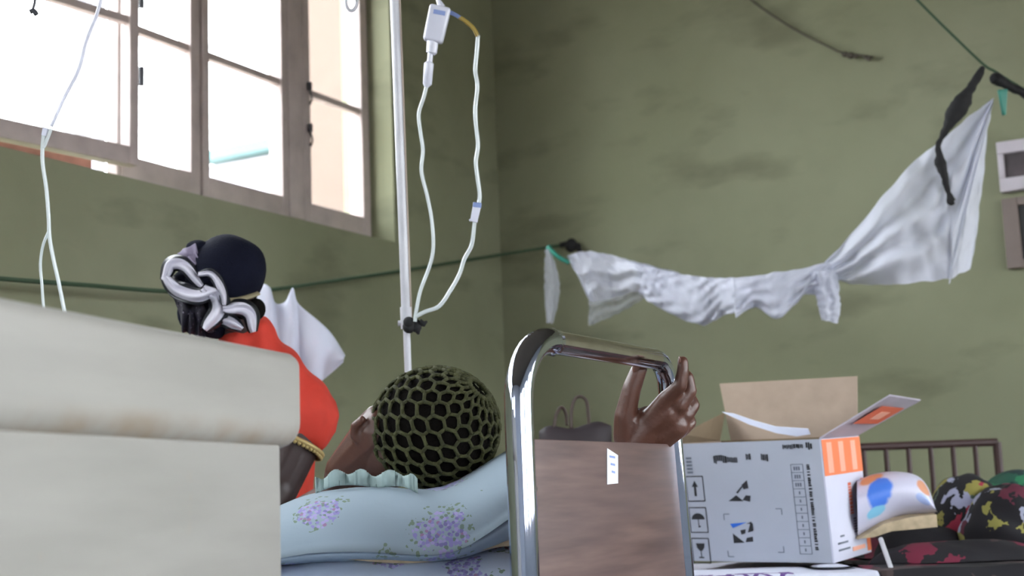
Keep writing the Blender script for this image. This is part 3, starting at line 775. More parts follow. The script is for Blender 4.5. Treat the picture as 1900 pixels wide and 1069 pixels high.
for sg in (0, 1):
    hp = hipw + rt*(.09*sg-.05); kn = hp - nb_*(-.05) - rt*.42 ; kn.z = hp.z - .02
    an = Vector((kn.x, kn.y, .08)); caps += [(hp, .10, kn, .065), (kn, .06, an, .04), (an, .035, an - rt*.14, .03)]
wm = remesh_union(caps, .006, 3)
wom = obj('person', wm, M['skin_dark'], ang=180)
tag(wom, 'person seated in a red dress, navy cap and white ruffled scarf, seen from behind', 'person')
add_eyes(HPw, 1.0, wom)
slv = shr.lerp(eb, .12)
dr = remesh_union([(W(452, 628, WD+.02), .058, nk, .07), (nk - up*.01, .066, cst, .142), (nk, .064, shr, .072), (nk, .062, shl, .068), (shr, .072, cst, .135), (shl, .066, cst, .13),
   (cst, .145, hipw, .17), (shr, .072, slv, .066), (shl, .064, (shl+el2)/2, .06)], .007, 4)
# gather folds
dr.v = [p + (p - cst).normalized()*(.005*math.sin((p.dot(rt))*95) + .004*noise.noise(p*14)) for p in dr.v]
obj('red_dress', dr, M['red'], wom, ang=180)
q = MB(); ax = (eb-shr).normalized(); a_ = ax.orthogonal().normalized(); b__ = ax.cross(a_)
ctr = slv + ax*.048
ring = [ctr + (a_*math.cos(t_) + b__*math.sin(t_))*.061 for t_ in [k_*2*math.pi/40 for k_ in range(41)]]
q.tube(ring, .0055, 8)
for k_ in range(40): q.ball(ring[k_] + ax*.007, .0045, 6, 4)
obj('gold_sleeve_trim', q, M['gold'], wom, ang=180)
# cap
cx = W(416, 512, WD)
q = MB(); q.ball(cx, (.090, .108, .092), n=36, m=22, ax=(rt, fw, (up*.97+rt*.12).normalized()))
q.v = [p + (p-cx).normalized()*noise.noise(p*16)*.005 for p in q.v if True]
obj('navy_cap', q, M['navy'], wom, ang=180)
q = MB(); q.ball(W(367, 462, WD-.03), (.026, .03, .020), n=16, m=10, ax=(rt, fw, up)); q.v = [p + (p-q.v[0]).normalized()*noise.noise(p*50)*.006 for p in q.v]
obj('scarf_knot', q, M['navy'], wom, ang=180)
# khaki band above the ear
def dome(px, py, push=1.03):
    q_ = ray(px, py); p = CAM + q_*((cx-CAM).dot(fw)/q_.dot(fw)); dx = (p-cx).dot(rt)/.090; dz = (p-cx).dot(up)/.092
    t = 1-dx*dx-dz*dz; dpt = .108*math.sqrt(max(0.02, t))
    return p - fw*dpt*push - fw*.004
q = MB(); q.tube(catmull([dome(424, 552), dome(445, 556), dome(468, 551), dome(483, 544)], 6), .007, 10, flat=.5); obj('khaki_band', q, M['tan_band'], wom, ang=180)
q = MB(); q.ball(W(476, 574, WD-.03), (.020, .03, .024), ax=(rt, fw, up)); q.ball(W(450, 575, WD-.04), (.030, .03, .020), ax=(rt, fw, up)); obj('nape_hair', q, M['hair'], wom, ang=180)
# ruffled scarf: overlapping petals of white cloth with black piping
def petal(name, A_, B_, C__, D__, d0, d1, m, amp=.008, freq=9, ph=0.0, bul=.02):
    q = MB()
    a, b, c, d = [Vector((x, y, 0)) for x, y in (A_, B_, C__, D__)]
    def fn(u, v):
        t = (a*(1-u)+b*u)*(1-v) + (d*(1-u)+c*u)*v
        nx = 1.5*math.sin(freq*u+ph+v*3); ny = 1.8*math.sin(freq*1.3*u+ph*2)
        dp = d0 + (d1-d0)*u - bul*math.sin(math.pi*v)*math.sin(math.pi*min(1, u+.1)) + amp*math.sin(freq*u+ph+v*4)
        return W(t.x+nx, t.y+ny*(.5+v), dp)
    q.grid(fn, 40, 14); return obj(name, q, m, wom, solid=.0025, ang=180)
SD = WD-.09
def lobe(path, width, d0, d1, m, ph=0.0, amp=.006):
    pts = smooth_pts0([(x, y, 0) for x, y in path]); q = MB()
    def fn(u, v):
        i = u*(len(pts)-1); k_ = min(len(pts)-2, int(i)); p = pts[k_].lerp(pts[k_+1], i-k_); t = (pts[k_+1]-pts[k_]).normalized()
        n_ = Vector((-t.y, t.x, 0)); w_ = width*(.12+.88*max(0, math.sin(math.pi*min(1, .06+u*.9)))**.55)
        q_ = p + n_*((v-.5)*w_) + n_*(2.0*math.sin(u*8+ph))
        dd = d0+(d1-d0)*u - .022*math.sin(math.pi*v) + amp*math.sin(9*u+ph+v*5) + .006*math.sin(v*13+u*4+ph)
        return W(q_.x, q_.y, dd)
    q.grid(fn, 44, 18); return obj('scarf_ruffle', q, m, wom, solid=.0025, ang=180)
def smooth_pts0(P): return catmull([Vector(p) for p in P], 8)
lobe([(303, 520), (316, 492), (345, 496), (376, 530)], 30, SD+.03, SD-.005, M['scarf'], .3)
lobe([(308, 512), (330, 540), (365, 548), (402, 540)], 36, SD+.025, SD-.02, M['scarf'], 1.5)
lobe([(368, 508), (394, 512), (414, 540), (414, 566)], 20, SD-.01, SD-.03, M['scarf'], 2.5)
lobe([(378, 532), (402, 552), (404, 582), (380, 612)], 40, SD-.012, SD-.01, M['scarf'], .9)
lobe([(384, 606), (408, 594), (432, 598), (448, 612)], 30, SD+.01, SD, M['scarf'], 2.0)
lobe([(414, 572), (440, 570), (464, 584), (472, 616)], 34, SD-.01, SD+.01, M['scarf'], .1)
petal('scarf_lining', (328, 470), (362, 452), (372, 478), (352, 488), SD+.04, SD+.02, M['mauve'], ph=.2, amp=.004)
petal('scarf_lining', (338, 478), (362, 468), (385, 510), (368, 500), SD+.03, SD+.01, M['mauve'], ph=.2, amp=.004)
petal('black_lace_ruffle', (318, 545), (390, 560), (402, 618), (342, 606), SD+.045, SD+.02, M['lace'], amp=.012, freq=14)
petal('black_lace_ruffle', (330, 560), (372, 590), (380, 630), (338, 615), SD+.035, SD+.02, M['lace'], amp=.012, freq=18)
obj('black_undercap', MB().ball(W(345, 522, WD-.035), (.030, .03, .026), n=20, m=12, ax=(rt, fw, up)).ball(W(400, 596, WD), (.045, .05, .04), n=20, m=12, ax=(rt, fw, up)).ball(W(372, 580, WD), (.050, .06, .052), n=20, m=12, ax=(rt, fw, up)), M['navy'], wom, ang=180)

# ------------------------------------------------------------------ drip stands and lines
PLD = 3.0
zb = W(757, 690, PLD); pt = W(730, -60, PLD); jn = W(754, 600, PLD)
dirp = (jn - pt).normalized(); foot = jn + dirp*((0.07-jn.z)/dirp.z)
ivp = empty('drip_stand', (foot.x, foot.y, 0), 'white metal drip stand pole behind the patient, knotted black cloth on it', 'drip stand')
q = MB(); q.tube([jn, pt], .0098, 16); obj('upper_pole', q, M['ivwhite'], ivp)
q = MB(); q.tube([foot, jn+dirp*(-.03)], .0078, 14); obj('lower_pole', q, M['ivwhite'], ivp)
q = MB(); q.tube([pt + rt*.0105 - fw*.001, jn + rt*.0105], .0028, 8); obj('pole_seam', q, M['beigeside'], ivp)
q = MB(); q.tube([jn - dirp*.035, jn + dirp*.012], .0125, 14); q.tube([jn - rt*.005, jn - rt*.018], .006, 8); q.tube([jn + rt*.0, jn - rt*.0 - fw*.02], .005, 8); obj('height_clamp', q, M['ivwhite'], ivp)
for k_ in range(4):
    a = k_*math.pi/2+.4; q = MB(); f0 = Vector((foot.x, foot.y, .09)); q.tube([f0, f0 + Vector((math.cos(a)*.24, math.sin(a)*.24, -.06))], .012, 10); obj('leg', q, M['ivwhite'], ivp)
q = MB(); c_ = W(768, 598, PLD-.025)
for k_ in range(5):
    q.ball(c_ + rt*random.uniform(-.012, .014) + up*random.uniform(-.012, .012) + fw*random.uniform(-.008, .008), random.uniform(.010, .015), 10, 7)
q.tube([c_ + rt*.012, c_ + rt*.022 - up*.004, c_ + rt*.028 + up*.002], [.008, .006, .002], 8)
q.tube([c_ + rt*.0, c_ + rt*.008 - up*.018, c_ + rt*.010 - up*.026], [.009, .007, .002], 8)
tag(obj('black_cloth_knot', q, M['black'], ang=180), 'small knotted black cloth tied round the drip stand pole', 'cloth')
BD = PLD-.04
def pxs(L_, d): return [W(x, y, d if len(t) == 0 else d+t[0]) for x, y, *t in L_]
iv = empty('infusion_set', W(810, 105, BD), 'white drip chamber with clear looping tube hung beside the drip stand', 'drip')
def axbox(mb, a, b, w0, w1, th):    # tapered box between two points facing camera
    ax_ = (b-a); s_ = ax_.cross(fw).normalized(); t_ = s_.cross(ax_).normalized()
    v = []
    for p, w_ in ((a, w0), (b, w1)):
        for i in (-1, 1):
            for j in (-1, 1): v.append(p + s_*w_*i/2 + t_*th*j/2)
    mb.add(v, [(0,1,3,2),(4,6,7,5),(0,2,6,4),(1,5,7,3),(0,4,5,1),(2,3,7,6)])
px1 = BD/F
q = MB(); axbox(q, W(818, 12, BD), W(803, 78, BD), 40*px1, 37*px1, .030); obj('drip_bottle', q, M['chamber'], iv, bevel=.006)
q = MB(); axbox(q, W(816, 19, BD-.0165), W(814.5, 27, BD-.0165), 22*px1, 22*px1, .001); obj('blue_marking', q, M['ink_blue'], iv, smooth=False)
q = MB(); q.tube(pxs([(803, 76), (801, 98), (800, 100)], BD), [.0125, .0115, .008], 14); q.tube(pxs([(799, 98), (797, 118)], BD), .006, 10); obj('bottle_neck', q, M['chamber'], iv)
q = MB(); q.tube(pxs([(797, 114), (796, 118), (793, 156), (791, 162)], BD), [.006, .0105, .0098, .004], 14); obj('drip_chamber', q, M['chamber'], iv)
q = MB(); q.tube(pxs([(820, 14), (812, -2), (806, -20)], BD), [.008, .004, .003], 8); obj('hanger', q, M['chamber'], iv)
q = MB(); q.tube(catmull(pxs([(792, 158), (786, 182), (777, 212), (781, 250), (785, 280), (782, 318), (792, 360), (800, 400), (804, 440), (803, 470), (795, 500), (780, 540), (772, 580), (770, 597)], BD), 6), .0040, 10); obj('tube', q, M['tube'], iv, ang=180)
q = MB(); q.tube(catmull(pxs([(770, 588), (790, 578), (815, 568), (835, 540), (852, 510), (862, 480), (875, 455), (880, 420), (881, 400), (888, 380), (890, 360), (886, 330), (883, 300), (887, 270), (883, 230), (882, 200), (886, 160), (882, 130), (885, 95), (887, 66)], BD), 6), .0045, 10); obj('tube', q, M['tube'], iv, ang=180)
q = MB(); q.tube(catmull(pxs([(887, 68), (878, 52), (862, 38), (852, 32)], BD), 5), .0046, 10); obj('amber_tube', q, M['tubeamber'], iv, ang=180)
q = MB(); q.tube(catmull(pxs([(854, 33), (842, 26), (832, 22)], BD), 5), .0046, 10); obj('blue_connector', q, M['tubeblue'], iv, ang=180)
q = MB(); axbox(q, W(886, 378, BD), W(879, 412, BD), 15*px1, 14*px1, .014); q.tube(pxs([(878, 405), (871, 410)], BD), .003, 8); obj('roller_clamp', q, M['chamber'], iv, bevel=.003)
q = MB(); axbox(q, W(886, 376, BD), W(885, 386, BD), 16*px1, 16*px1, .015); obj('clamp_wheel', q, M['tubeblue'], iv, bevel=.002)
# second drip line hanging at the far left
LD = 2.2
q = MB()
q.tube(catmull(pxs([(192, -20), (180, 25), (160, 75), (145, 130), (120, 180), (95, 235)], LD), 6), .0030, 8)
iv2 = obj('infusion_line', q, M['chamber'], ang=180); tag(iv2, 'white drip line descending across the open casement at far left', 'drip')
q = MB()
q.tube(catmull(pxs([(84, 240), (80, 258), (79, 300), (86, 350), (90, 400), (92, 440), (99, 480), (108, 520), (116, 560), (122, 590)], LD), 6), .0033, 8)
q.tube(catmull(pxs([(96, 236), (86, 262), (80, 275)], LD), 5), .0030, 8); obj('tube', q, M['tube'], iv2, ang=180)
q = MB(); q.tube(catmull(pxs([(90, 430), (80, 455), (75, 490), (78, 530), (80, 560), (84, 590)], LD+.01), 6), .0025, 8); obj('tube', q, M['tube'], iv2, ang=180)
q = MB(); axbox(q, W(85, 238, LD), W(82, 252, LD), 9*LD/F, 8*LD/F, .008); obj('connector', q, M['chamber'], iv2)
q = MB(); hk = LD+.1; q.tube(catmull(pxs([(66, -30), (65, 0), (62, 14), (58, 22)], hk), 4), .0022, 8); q.tube(catmull(pxs([(56, 22), (62, 20), (68, 27)], hk), 4), .004, 8)
tag(obj('wire_hook', q, M['darkmetal'], ang=180), 'small grey wire hook hanging at the top left before the window', 'hook')
q = MB(); rg = [W(652 + 10*math.cos(t_), 3 + 17*math.sin(t_), 2.9) for t_ in [k_*math.pi/10 - .4 for k_ in range(0, 18)]]; rg = [W(642, -60, 2.9)] + rg + []
q.tube(catmull(rg, 2), .0035, 8); tag(obj('hanging_loop', q, M['ivwhite'], ang=180), 'white plastic loop hanging at the top of the right window pane', 'loop')

# ------------------------------------------------------------------ cords on the walls
def onL(px, py, off=.05): return PP(px, py, c0 - nL*off, nL)
def onB(px, py, off=.05): return PP(px, py, c0 - u1*off, u1)
rope = [onL(-120, 505, .12), onL(0, 517, .12), onL(170, 530, .12), onL(320, 541, .12), onL(480, 540, .12), onL(640, 518, .12), onL(745, 503, .10), onL(860, 484, .10), onB(985, 464, .10), onB(1060, 452, .06)]
q = MB(); q.tube(catmull(rope, 5), .0065, 8); tag(obj('clothes_line', q, M['cord'], ang=180), 'dark green clothes line slung along the walls behind the seated person', 'cord')
wire = [onB(1380, -20, .03), onB(1400, 5, .03), onB(1470, 52, .03), onB(1540, 88, .03), onB(1565, 98, .03), onB(1620, 106, .03)]
q = MB(); q.tube(catmull(wire, 5), .004, 6)
for x, y, s_ in ((1568, 101, .014), (1578, 103, .016), (1588, 105, .010), (1606, 106, .010), (1612, 109, .012)): q.ball(onB(x, y, .03), (s_, s_, s_*.8), 8, 6)
tag(obj('electric_wire', q, M['wire'], ang=180), 'thin brown wire with a taped joint running along the upper back wall', 'wire')
q = MB(); ND = 4.15
q.tube(catmull([W(1680, -25, ND), W(1704, 2, ND), W(1760, 58, ND), W(1823, 118, ND), W(1845, 132, ND), W(1870, 148, ND), W(1920, 178, ND)], 5), .0040, 6)
tag(obj('hanging_cord', q, M['cord'], ang=180), 'thin cord coming down from the ceiling to the mosquito net peak', 'cord')
def lump(path, name, label, d, m='black', flat=.8):
    P = [W(x, y, d) for x, y, _ in path]; Rr = [t for _, _, t in path]
    C2 = catmull(P, 5); R2 = []
    for i in range(len(path)-1):
        for k_ in range(5): R2.append(Rr[i]*(1-k_/5)+Rr[i+1]*k_/5)
    R2.append(Rr[-1]); q = MB(); q.tube(C2, R2, 10, flat=flat)
    q.v = [p + Vector((noise.noise(p*60), noise.noise(p*60+Vector((3, 3, 3))), noise.noise(p*60+Vector((7, 1, 2)))))*.004 for p in q.v]
    return tag(obj(name, q, M[m], ang=180), label, 'strap')
k = ND/F
lump([(1824, 124, 5*k), (1816, 140, 9*k), (1805, 158, 9*k), (1796, 172, 10*k), (1788, 186, 17*k), (1778, 202, 20*k), (1766, 220, 16*k), (1757, 238, 9*k), (1746, 258, 6*k), (1741, 268, 5*k), (1742, 285, 7*k), (1745, 303, 12*k), (1750, 318, 10*k), (1755, 340, 7*k), (1760, 360, 6*k), (1765, 374, 10*k), (1770, 378, 3*k)], 'cloth_strap', 'black knotted cloth strip hanging from the cord over the net', ND-.07)
lump([(1840, 152, 6*k), (1848, 146, 14*k), (1858, 152, 12*k), (1872, 160, 9*k), (1890, 168, 9*k), (1915, 182, 9*k), (1950, 200, 9*k)], 'cloth_strap', 'black twisted cloth strip tied at the net peak, running out right', ND-.04)
q = MB(); axbox(q, W(1860, 166, ND-.05), W(1863, 214, ND-.05), 18*k, 6*k, .012); tag(obj('clothes_peg', q, M['green'], bevel=.003), 'green plastic peg hanging at the peak of the mosquito net', 'peg')

# ------------------------------------------------------------------ mosquito net
netr = empty('mosquito_net', W(1540, 560, 4.2), 'white mosquito net bundled and slung across the back wall', 'mosquito net')
def interp(pts, u):
    n = len(pts)-1; t = u*n; i = min(n-1, int(t)); f_ = t-i
    return tuple(a*(1-f_)+b*f_ for a, b in zip(pts[i], pts[i+1]))
def smooth_pts(pts, n=8):
    P = [Vector((p[0], p[1], p[2] if len(p) > 2 else 0)) for p in pts]; return [tuple(v) for v in catmull(P, n)]
def drape(name, top, bot, m, bulge=.06, folds=5, fa=.012, nu=90, nv=26, back=True, tw=0.0, label=None, px=2.5):
    """top/bottom outlines in px with real depth; cross-section is a soft roll with a front and a back"""
    T = smooth_pts(top); B_ = smooth_pts(bot); q = MB()
    def fn(u, v):
        a = interp(T, u); b = interp(B_, u)
        if back: th = v*2*math.pi; c_ = (1-math.cos(th))/2; dd = -math.sin(th)
        else: c_ = v; dd = math.sin(math.pi*v)
        x = a[0]*(1-c_)+b[0]*c_; y = a[1]*(1-c_)+b[1]*c_; d = a[2]*(1-c_)+b[2]*c_
        hgt = math.hypot(a[0]-b[0], a[1]-b[1])*d/F
        ph = folds*2*math.pi*(c_ + tw*u) + 2.0*noise.noise(Vector((u*5, c_*2, 1)))
        d2 = d - dd*bulge*(.35+hgt) + math.sin(ph)*fa + noise.noise(Vector((u*12, c_*5, 4)))*fa
        x += px*noise.noise(Vector((u*14, c_*3, 9))); y += px*noise.noise(Vector((u*14, c_*3, 3)))
        return W(x, y, d2)
    q.grid(fn, nu, nv); return obj(name, q, m, netr, ang=180, label=label)
dA = 4.15; dB = 4.25; dC = 4.9
drape('net_sail', [(1525, 492, dB), (1575, 440, dB), (1640, 362, dA), (1695, 300, dA), (1742, 264, dA), (1800, 215, dA), (1843, 182, dA)],
      [(1545, 520, dB), (1600, 528, dB), (1660, 528, dA), (1720, 522, dA), (1762, 516, dA), (1766, 500, dA), (1843, 188, dA)], M['net'], bulge=.06, folds=3, fa=.020, back=False, tw=.3)
drape('net_sail', [(1842, 184, dA+.06), (1832, 250, dA+.06), (1826, 320, dA+.06), (1818, 380, dA+.06), (1812, 440, dA+.06), (1800, 500, dA+.06)],
      [(1838, 190, dA+.02), (1800, 250, dA+.02), (1790, 320, dA+.02), (1784, 380, dA+.02), (1778, 440, dA+.02), (1762, 518, dA+.02)], M['net'], bulge=.02, folds=1, fa=.006, back=False)
drape('net_gather', [(1360, 515, dB+.05), (1400, 512, dB+.03), (1440, 505, dB), (1490, 498, dB), (1530, 488, dB), (1552, 500, dB), (1558, 540, dB)],
      [(1365, 590, dB+.05), (1400, 570, dB+.03), (1440, 592, dB), (1475, 566, dB), (1498, 545, dB), (1530, 560, dB), (1540, 572, dB)], M['net'], bulge=.10, folds=3, fa=.014, tw=.8)
drape('net_tail', [(1502, 505, dB-.03), (1512, 540, dB-.03), (1518, 570, dB-.03), (1524, 594, dB-.03)], [(1548, 500, dB-.03), (1556, 540, dB-.03), (1560, 570, dB-.03), (1554, 600, dB-.03)], M['net'], bulge=.08, folds=2, fa=.008, nu=30)
drape('net_roll', [(1195, 492, dC-.15), (1240, 503, dC-.2), (1290, 512, dC-.3), (1340, 516, dC-.4), (1400, 514, dB+.05)],
      [(1185, 545, dC-.15), (1230, 575, dC-.2), (1300, 603, dC-.3), (1345, 585, dC-.4), (1400, 570, dB+.05)], M['net'], bulge=.10, folds=4, fa=.012, tw=1.5)
drape('net_hanging', [(1052, 474, dC), (1085, 466, dC), (1130, 472, dC), (1180, 486, dC-.1), (1260, 506, dC-.2)],
      [(1095, 560, dC), (1110, 560, dC), (1150, 550, dC), (1200, 540, dC-.1), (1262, 560, dC-.2)], M['net'], bulge=.03, folds=2, fa=.015, back=False)
drape('thin_net_hem', [(1092, 545, dC+.03), (1130, 540, dC+.03), (1170, 530, dC), (1215, 525, dC)], [(1092, 605, dC+.03), (1125, 592, dC+.03), (1165, 572, dC), (1210, 545, dC)], M['netthin'], bulge=.02, folds=2, fa=.008, back=False, nu=30)
drape('net_end', [(1012, 462, dC), (1010, 500, dC), (1010, 540, dC), (1014, 600, dC)], [(1022, 462, dC), (1036, 510, dC), (1038, 550, dC), (1026, 600, dC)], M['netthin'], bulge=.03, folds=1, fa=.006, back=False, nu=30)
q = MB(); kc = onB(1066, 452, .06)
for k_ in range(6): q.ball(kc + rt*random.uniform(-.02, .02) + up*random.uniform(-.025, .02), random.uniform(.014, .026), 10, 7)
q.tube(catmull([onB(1040, 455, .06), kc, onB(1078, 470, .08)], 4), .012, 8)
tag(obj('tied_knot', q, M['black'], ang=180), 'dark knot tying the clothes line to the wall above the net end', 'knot')
q = MB(); q.tube(catmull([W(1016, 458, dC), W(1035, 476, dC-.02), W(1056, 488, dC-.02)], 5), [.008]*11, 8)
tag(obj('net_tie', q, M['green'], ang=180), 'short green tie at the left end of the mosquito net', 'tie')

# white cloth hanging behind the seated person
hang = MB(); HDp = 3.75
Tt = smooth_pts([(470, 590, HDp), (484, 532, HDp), (500, 533, HDp), (510, 562, HDp), (530, 560, HDp), (543, 534, HDp), (552, 562, HDp), (590, 595, HDp), (615, 620, HDp), (640, 660, HDp)], 6)
Bb = smooth_pts([(470, 700, HDp), (490, 705, HDp), (510, 710, HDp), (530, 712, HDp), (545, 712, HDp), (560, 712, HDp), (575, 712, HDp), (592, 708, HDp), (606, 700, HDp), (636, 672, HDp)], 6)
def hfn(u, v):
    a = interp(Tt, u); b = interp(Bb, u)
    return W(a[0]*(1-v)+b[0]*v, a[1]*(1-v)+b[1]*v, HDp + .012*math.sin(u*22+v*2) - .03*math.sin(math.pi*v))
hang.grid(hfn, 70, 16)
tag(obj('white_cloth', hang, M['net'], solid=.003, ang=180), 'white net cloth hanging behind the seated person\'s shoulder', 'cloth')

# ------------------------------------------------------------------ far bed with the cardboard box
DBX = 3.25
Bt = W(1545, 1045, DBX); Tt_ = W(1520, 815, DBX); e2 = (Tt_-Bt); hB = e2.length; e2.normalize()
e1 = Tt_ - W(1254, 836, DBX+.20); e1 = e1 - e2*e1.dot(e2); wB = e1.length; e1.normalize()
e3 = e2.cross(e1).normalized()
if e3.y < 0: e3 = -e3
dBx = .27
e3 = (e3 - up*.12)
zs = Bt.z - .012
def BX(a, b, c): return Bt - e1*(wB*(1-a)) + e2*(hB*b) + e3*(dBx*c)      # a across, b up, c deep
sheetz = zs
fb = empty('hospital_bed', (W(1330, 1060, 3.6).x, W(1330, 1060, 3.6).y, 0), 'far bed under white and purple sheets that carries the cardboard box', 'bed')
def flat(px, py, z): return PZ(px, py, z)
bdir = Vector((1, .05, 0)).normalized(); bper = Vector((-bdir.y, bdir.x, 0))
bo = Vector((.28, 3.10, 0))
q = MB(); q.box(bo + ZZ*.40, bdir*1.95, bper*.95, ZZ*.06); obj('bed_base', q, M['darkmetal'], fb)
for i, j in ((0, 0), (1, 0), (0, 1), (1, 1)):
    q = MB(); q.box(bo + bdir*(1.90*i) + bper*(.90*j), bdir*.05, bper*.05, ZZ*.40); obj('leg', q, M['darkmetal'], fb)
mt_ = MB(); mt_.box(bo + bdir*.02 + bper*.02 + ZZ*.461, bdir*1.90, bper*.90, ZZ*(sheetz-.461-.012))
tag(obj('mattress', mt_, M['sheet'], bevel=.03), 'white covered mattress of the far bed beneath the cardboard box', 'mattress')
def spread(s0_, s1_, t0_, t1_, z, dz, m, name, label, cat, drop=.12, seed=0):
    q = MB()
    def fn(u, v):
        s_ = s0_ + (s1_-s0_)*u; t_ = t0_ + (t1_-t0_)*v
        zz = z + dz*(.5+.5*noise.noise(Vector((s_*6+seed, t_*6, 1))))
        if t_ < 0: zz -= min(drop, (-t_)*3.5); t_ = -.012 - .006*math.sin(s_*40)
        return bo + bdir*s_ + bper*t_ + ZZ*zz
    q.grid(fn, 60, 30); return tag(obj(name, q, m, solid=.003, ang=180), label, cat)
spread(.02, .50, -.05, .60, sheetz-.006, .010, M['sheet'], 'bed_sheet', 'white sheet edge below the cardboard box on the far bed', 'sheet')
spread(.505, 1.92, -.12, .86, sheetz-.006, .012, M['wax3'], 'printed_cloth', 'black and crimson printed cloth covering the right half of the far bed', 'cloth', drop=.16, seed=9)
spread(.02, .31, -.052, .05, sheetz+.0, .006, M['purple_net'], 'patterned_cloth', 'white cloth with purple net print under the box front', 'cloth', seed=3)

box = empty('cardboard_box', BX(.5, 0, .5), 'open cardboard box with grey printed front and orange and white side', 'box')
q = MB(); q.box(BX(0, 0, 0), e1*wB, e2*hB, e3*.004); obj('front_panel', q, M['boxgrey'], box, smooth=False)
q = MB(); q.box(BX(1, 0, 0) , e1*.004, e2*hB, e3*dBx); sidep = obj('side_panel', q, M['boxwhite'], box, smooth=False)
q = MB(); q.box(BX(0, 0, 0) + e3*.004, e1*.004, e2*hB, e3*(dBx-.004)); obj('side_panel', q, M['card'], box, smooth=False)
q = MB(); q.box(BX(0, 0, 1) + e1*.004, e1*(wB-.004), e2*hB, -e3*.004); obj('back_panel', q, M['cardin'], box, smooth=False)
q = MB(); q.box(BX(0, 0, 0) + e1*.004 + e3*.004, e1*(wB-.004), e2*.004, e3*(dBx-.008)); obj('bottom_panel', q, M['card'], box, smooth=False)
# flaps
back_top = BX(0, 1, 1).lerp(BX(1, 1, 1), .5); bd_ = (back_top-CAM).dot(fw)
lf = BX(0, 1, 1); rf_ = BX(1, 1, 1)
dl = (lf-CAM).dot(fw); dr_ = (rf_-CAM).dot(fw)
q = MB(); q.slab([lf + e1*.03, rf_, W(1590, 698, dr_+.05), W(1335, 712, dl+.05)], e3*.004); obj('back_flap', q, M['card'], box, smooth=False)
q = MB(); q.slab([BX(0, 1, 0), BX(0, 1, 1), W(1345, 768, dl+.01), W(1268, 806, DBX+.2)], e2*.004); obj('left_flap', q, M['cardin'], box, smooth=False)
q = MB(); nr = (e1*.3 + e2).normalized()
fr_ = [BX(1, 1, .05), BX(1, 1, .95), W(1708, 745, (BX(1, 1, 1)-CAM).dot(fw)+.02), W(1648, 735, DBX+.08)]
fr_ = [BX(1, 1, 0), BX(1, 1, 1), W(1708, 744, DBX+.26), W(1650, 735, DBX+.02)]
q.slab(fr_, nr*.004); rfl = obj('right_flap', q, mat('grey_lilac_card', (.40, .37, .42), rough=.7), box, smooth=False)
def onfl(u, v):
    a = fr_[0].lerp(fr_[1], u); b = fr_[3].lerp(fr_[2], u); return a.lerp(b, v)
fn_ = (fr_[1]-fr_[0]).cross(fr_[3]-fr_[0]).normalized()
if fn_.dot(CAM-fr_[0]) < 0: fn_ = -fn_
def onflp(u, v, o=.0052): return onfl(u, v) + fn_*o
q = MB(); q.slab([onflp(.12, .40), onflp(.80, .40), onflp(.80, .82), onflp(.12, .82)], fn_*.0006); obj('orange_label', q, M['redprint'], rfl, smooth=False)
q = MB(); q.slab([onflp(.34, .52, .006), onflp(.6, .52, .006), onflp(.6, .70, .006), onflp(.34, .70, .006)], fn_*.0005); obj('label_print', q, M['orange_pale'], rfl, smooth=False)
q = MB()
wpts = [(1340, 765), (1362, 768), (1400, 781), (1440, 792), (1500, 796), (1504, 806), (1478, 810), (1440, 804), (1390, 788)]
q.slab([W(x, y, DBX+.10) for x, y in wpts], fw*.0015 + e2*.001); tag(obj('paper_sheet', q, M['paper'], smooth=False), 'white paper sheet lying across the open top of the box', 'paper')
# prints on the front: (a, b) coordinates, b up
FN = -(e2.cross(e1)); FN = FN.normalized() * (1 if FN.dot(CAM-Bt) > 0 else -1)
def fpt(a, b, o=.0006): return BX(a, b, 0) + FN*o
def inv(px, py):        # pixel -> face coordinates
    p = PP(px, py, Bt, FN); r_ = p - (Bt - e1*wB); return r_.dot(e1)/wB, r_.dot(e2)/hB
def fp(px, py, o=.0006): a, b = inv(px, py); return fpt(a, b, o)
def prect(mb, a0, b0, a1, b1, o=.0006): mb.slab([fpt(a0, b0, o), fpt(a1, b0, o), fpt(a1, b1, o), fpt(a0, b1, o)], FN*.0005)
def pline(mb, a0, b0, a1, b1, t=.0016, o=.0006):
    p = fpt(a0, b0, o); r_ = fpt(a1, b1, o); d = (r_-p).normalized(); s_ = d.cross(FN)*t/2
    mb.slab([p-s_, r_-s_, r_+s_, p+s_], FN*.0005)
fp_parent = box.children[0]
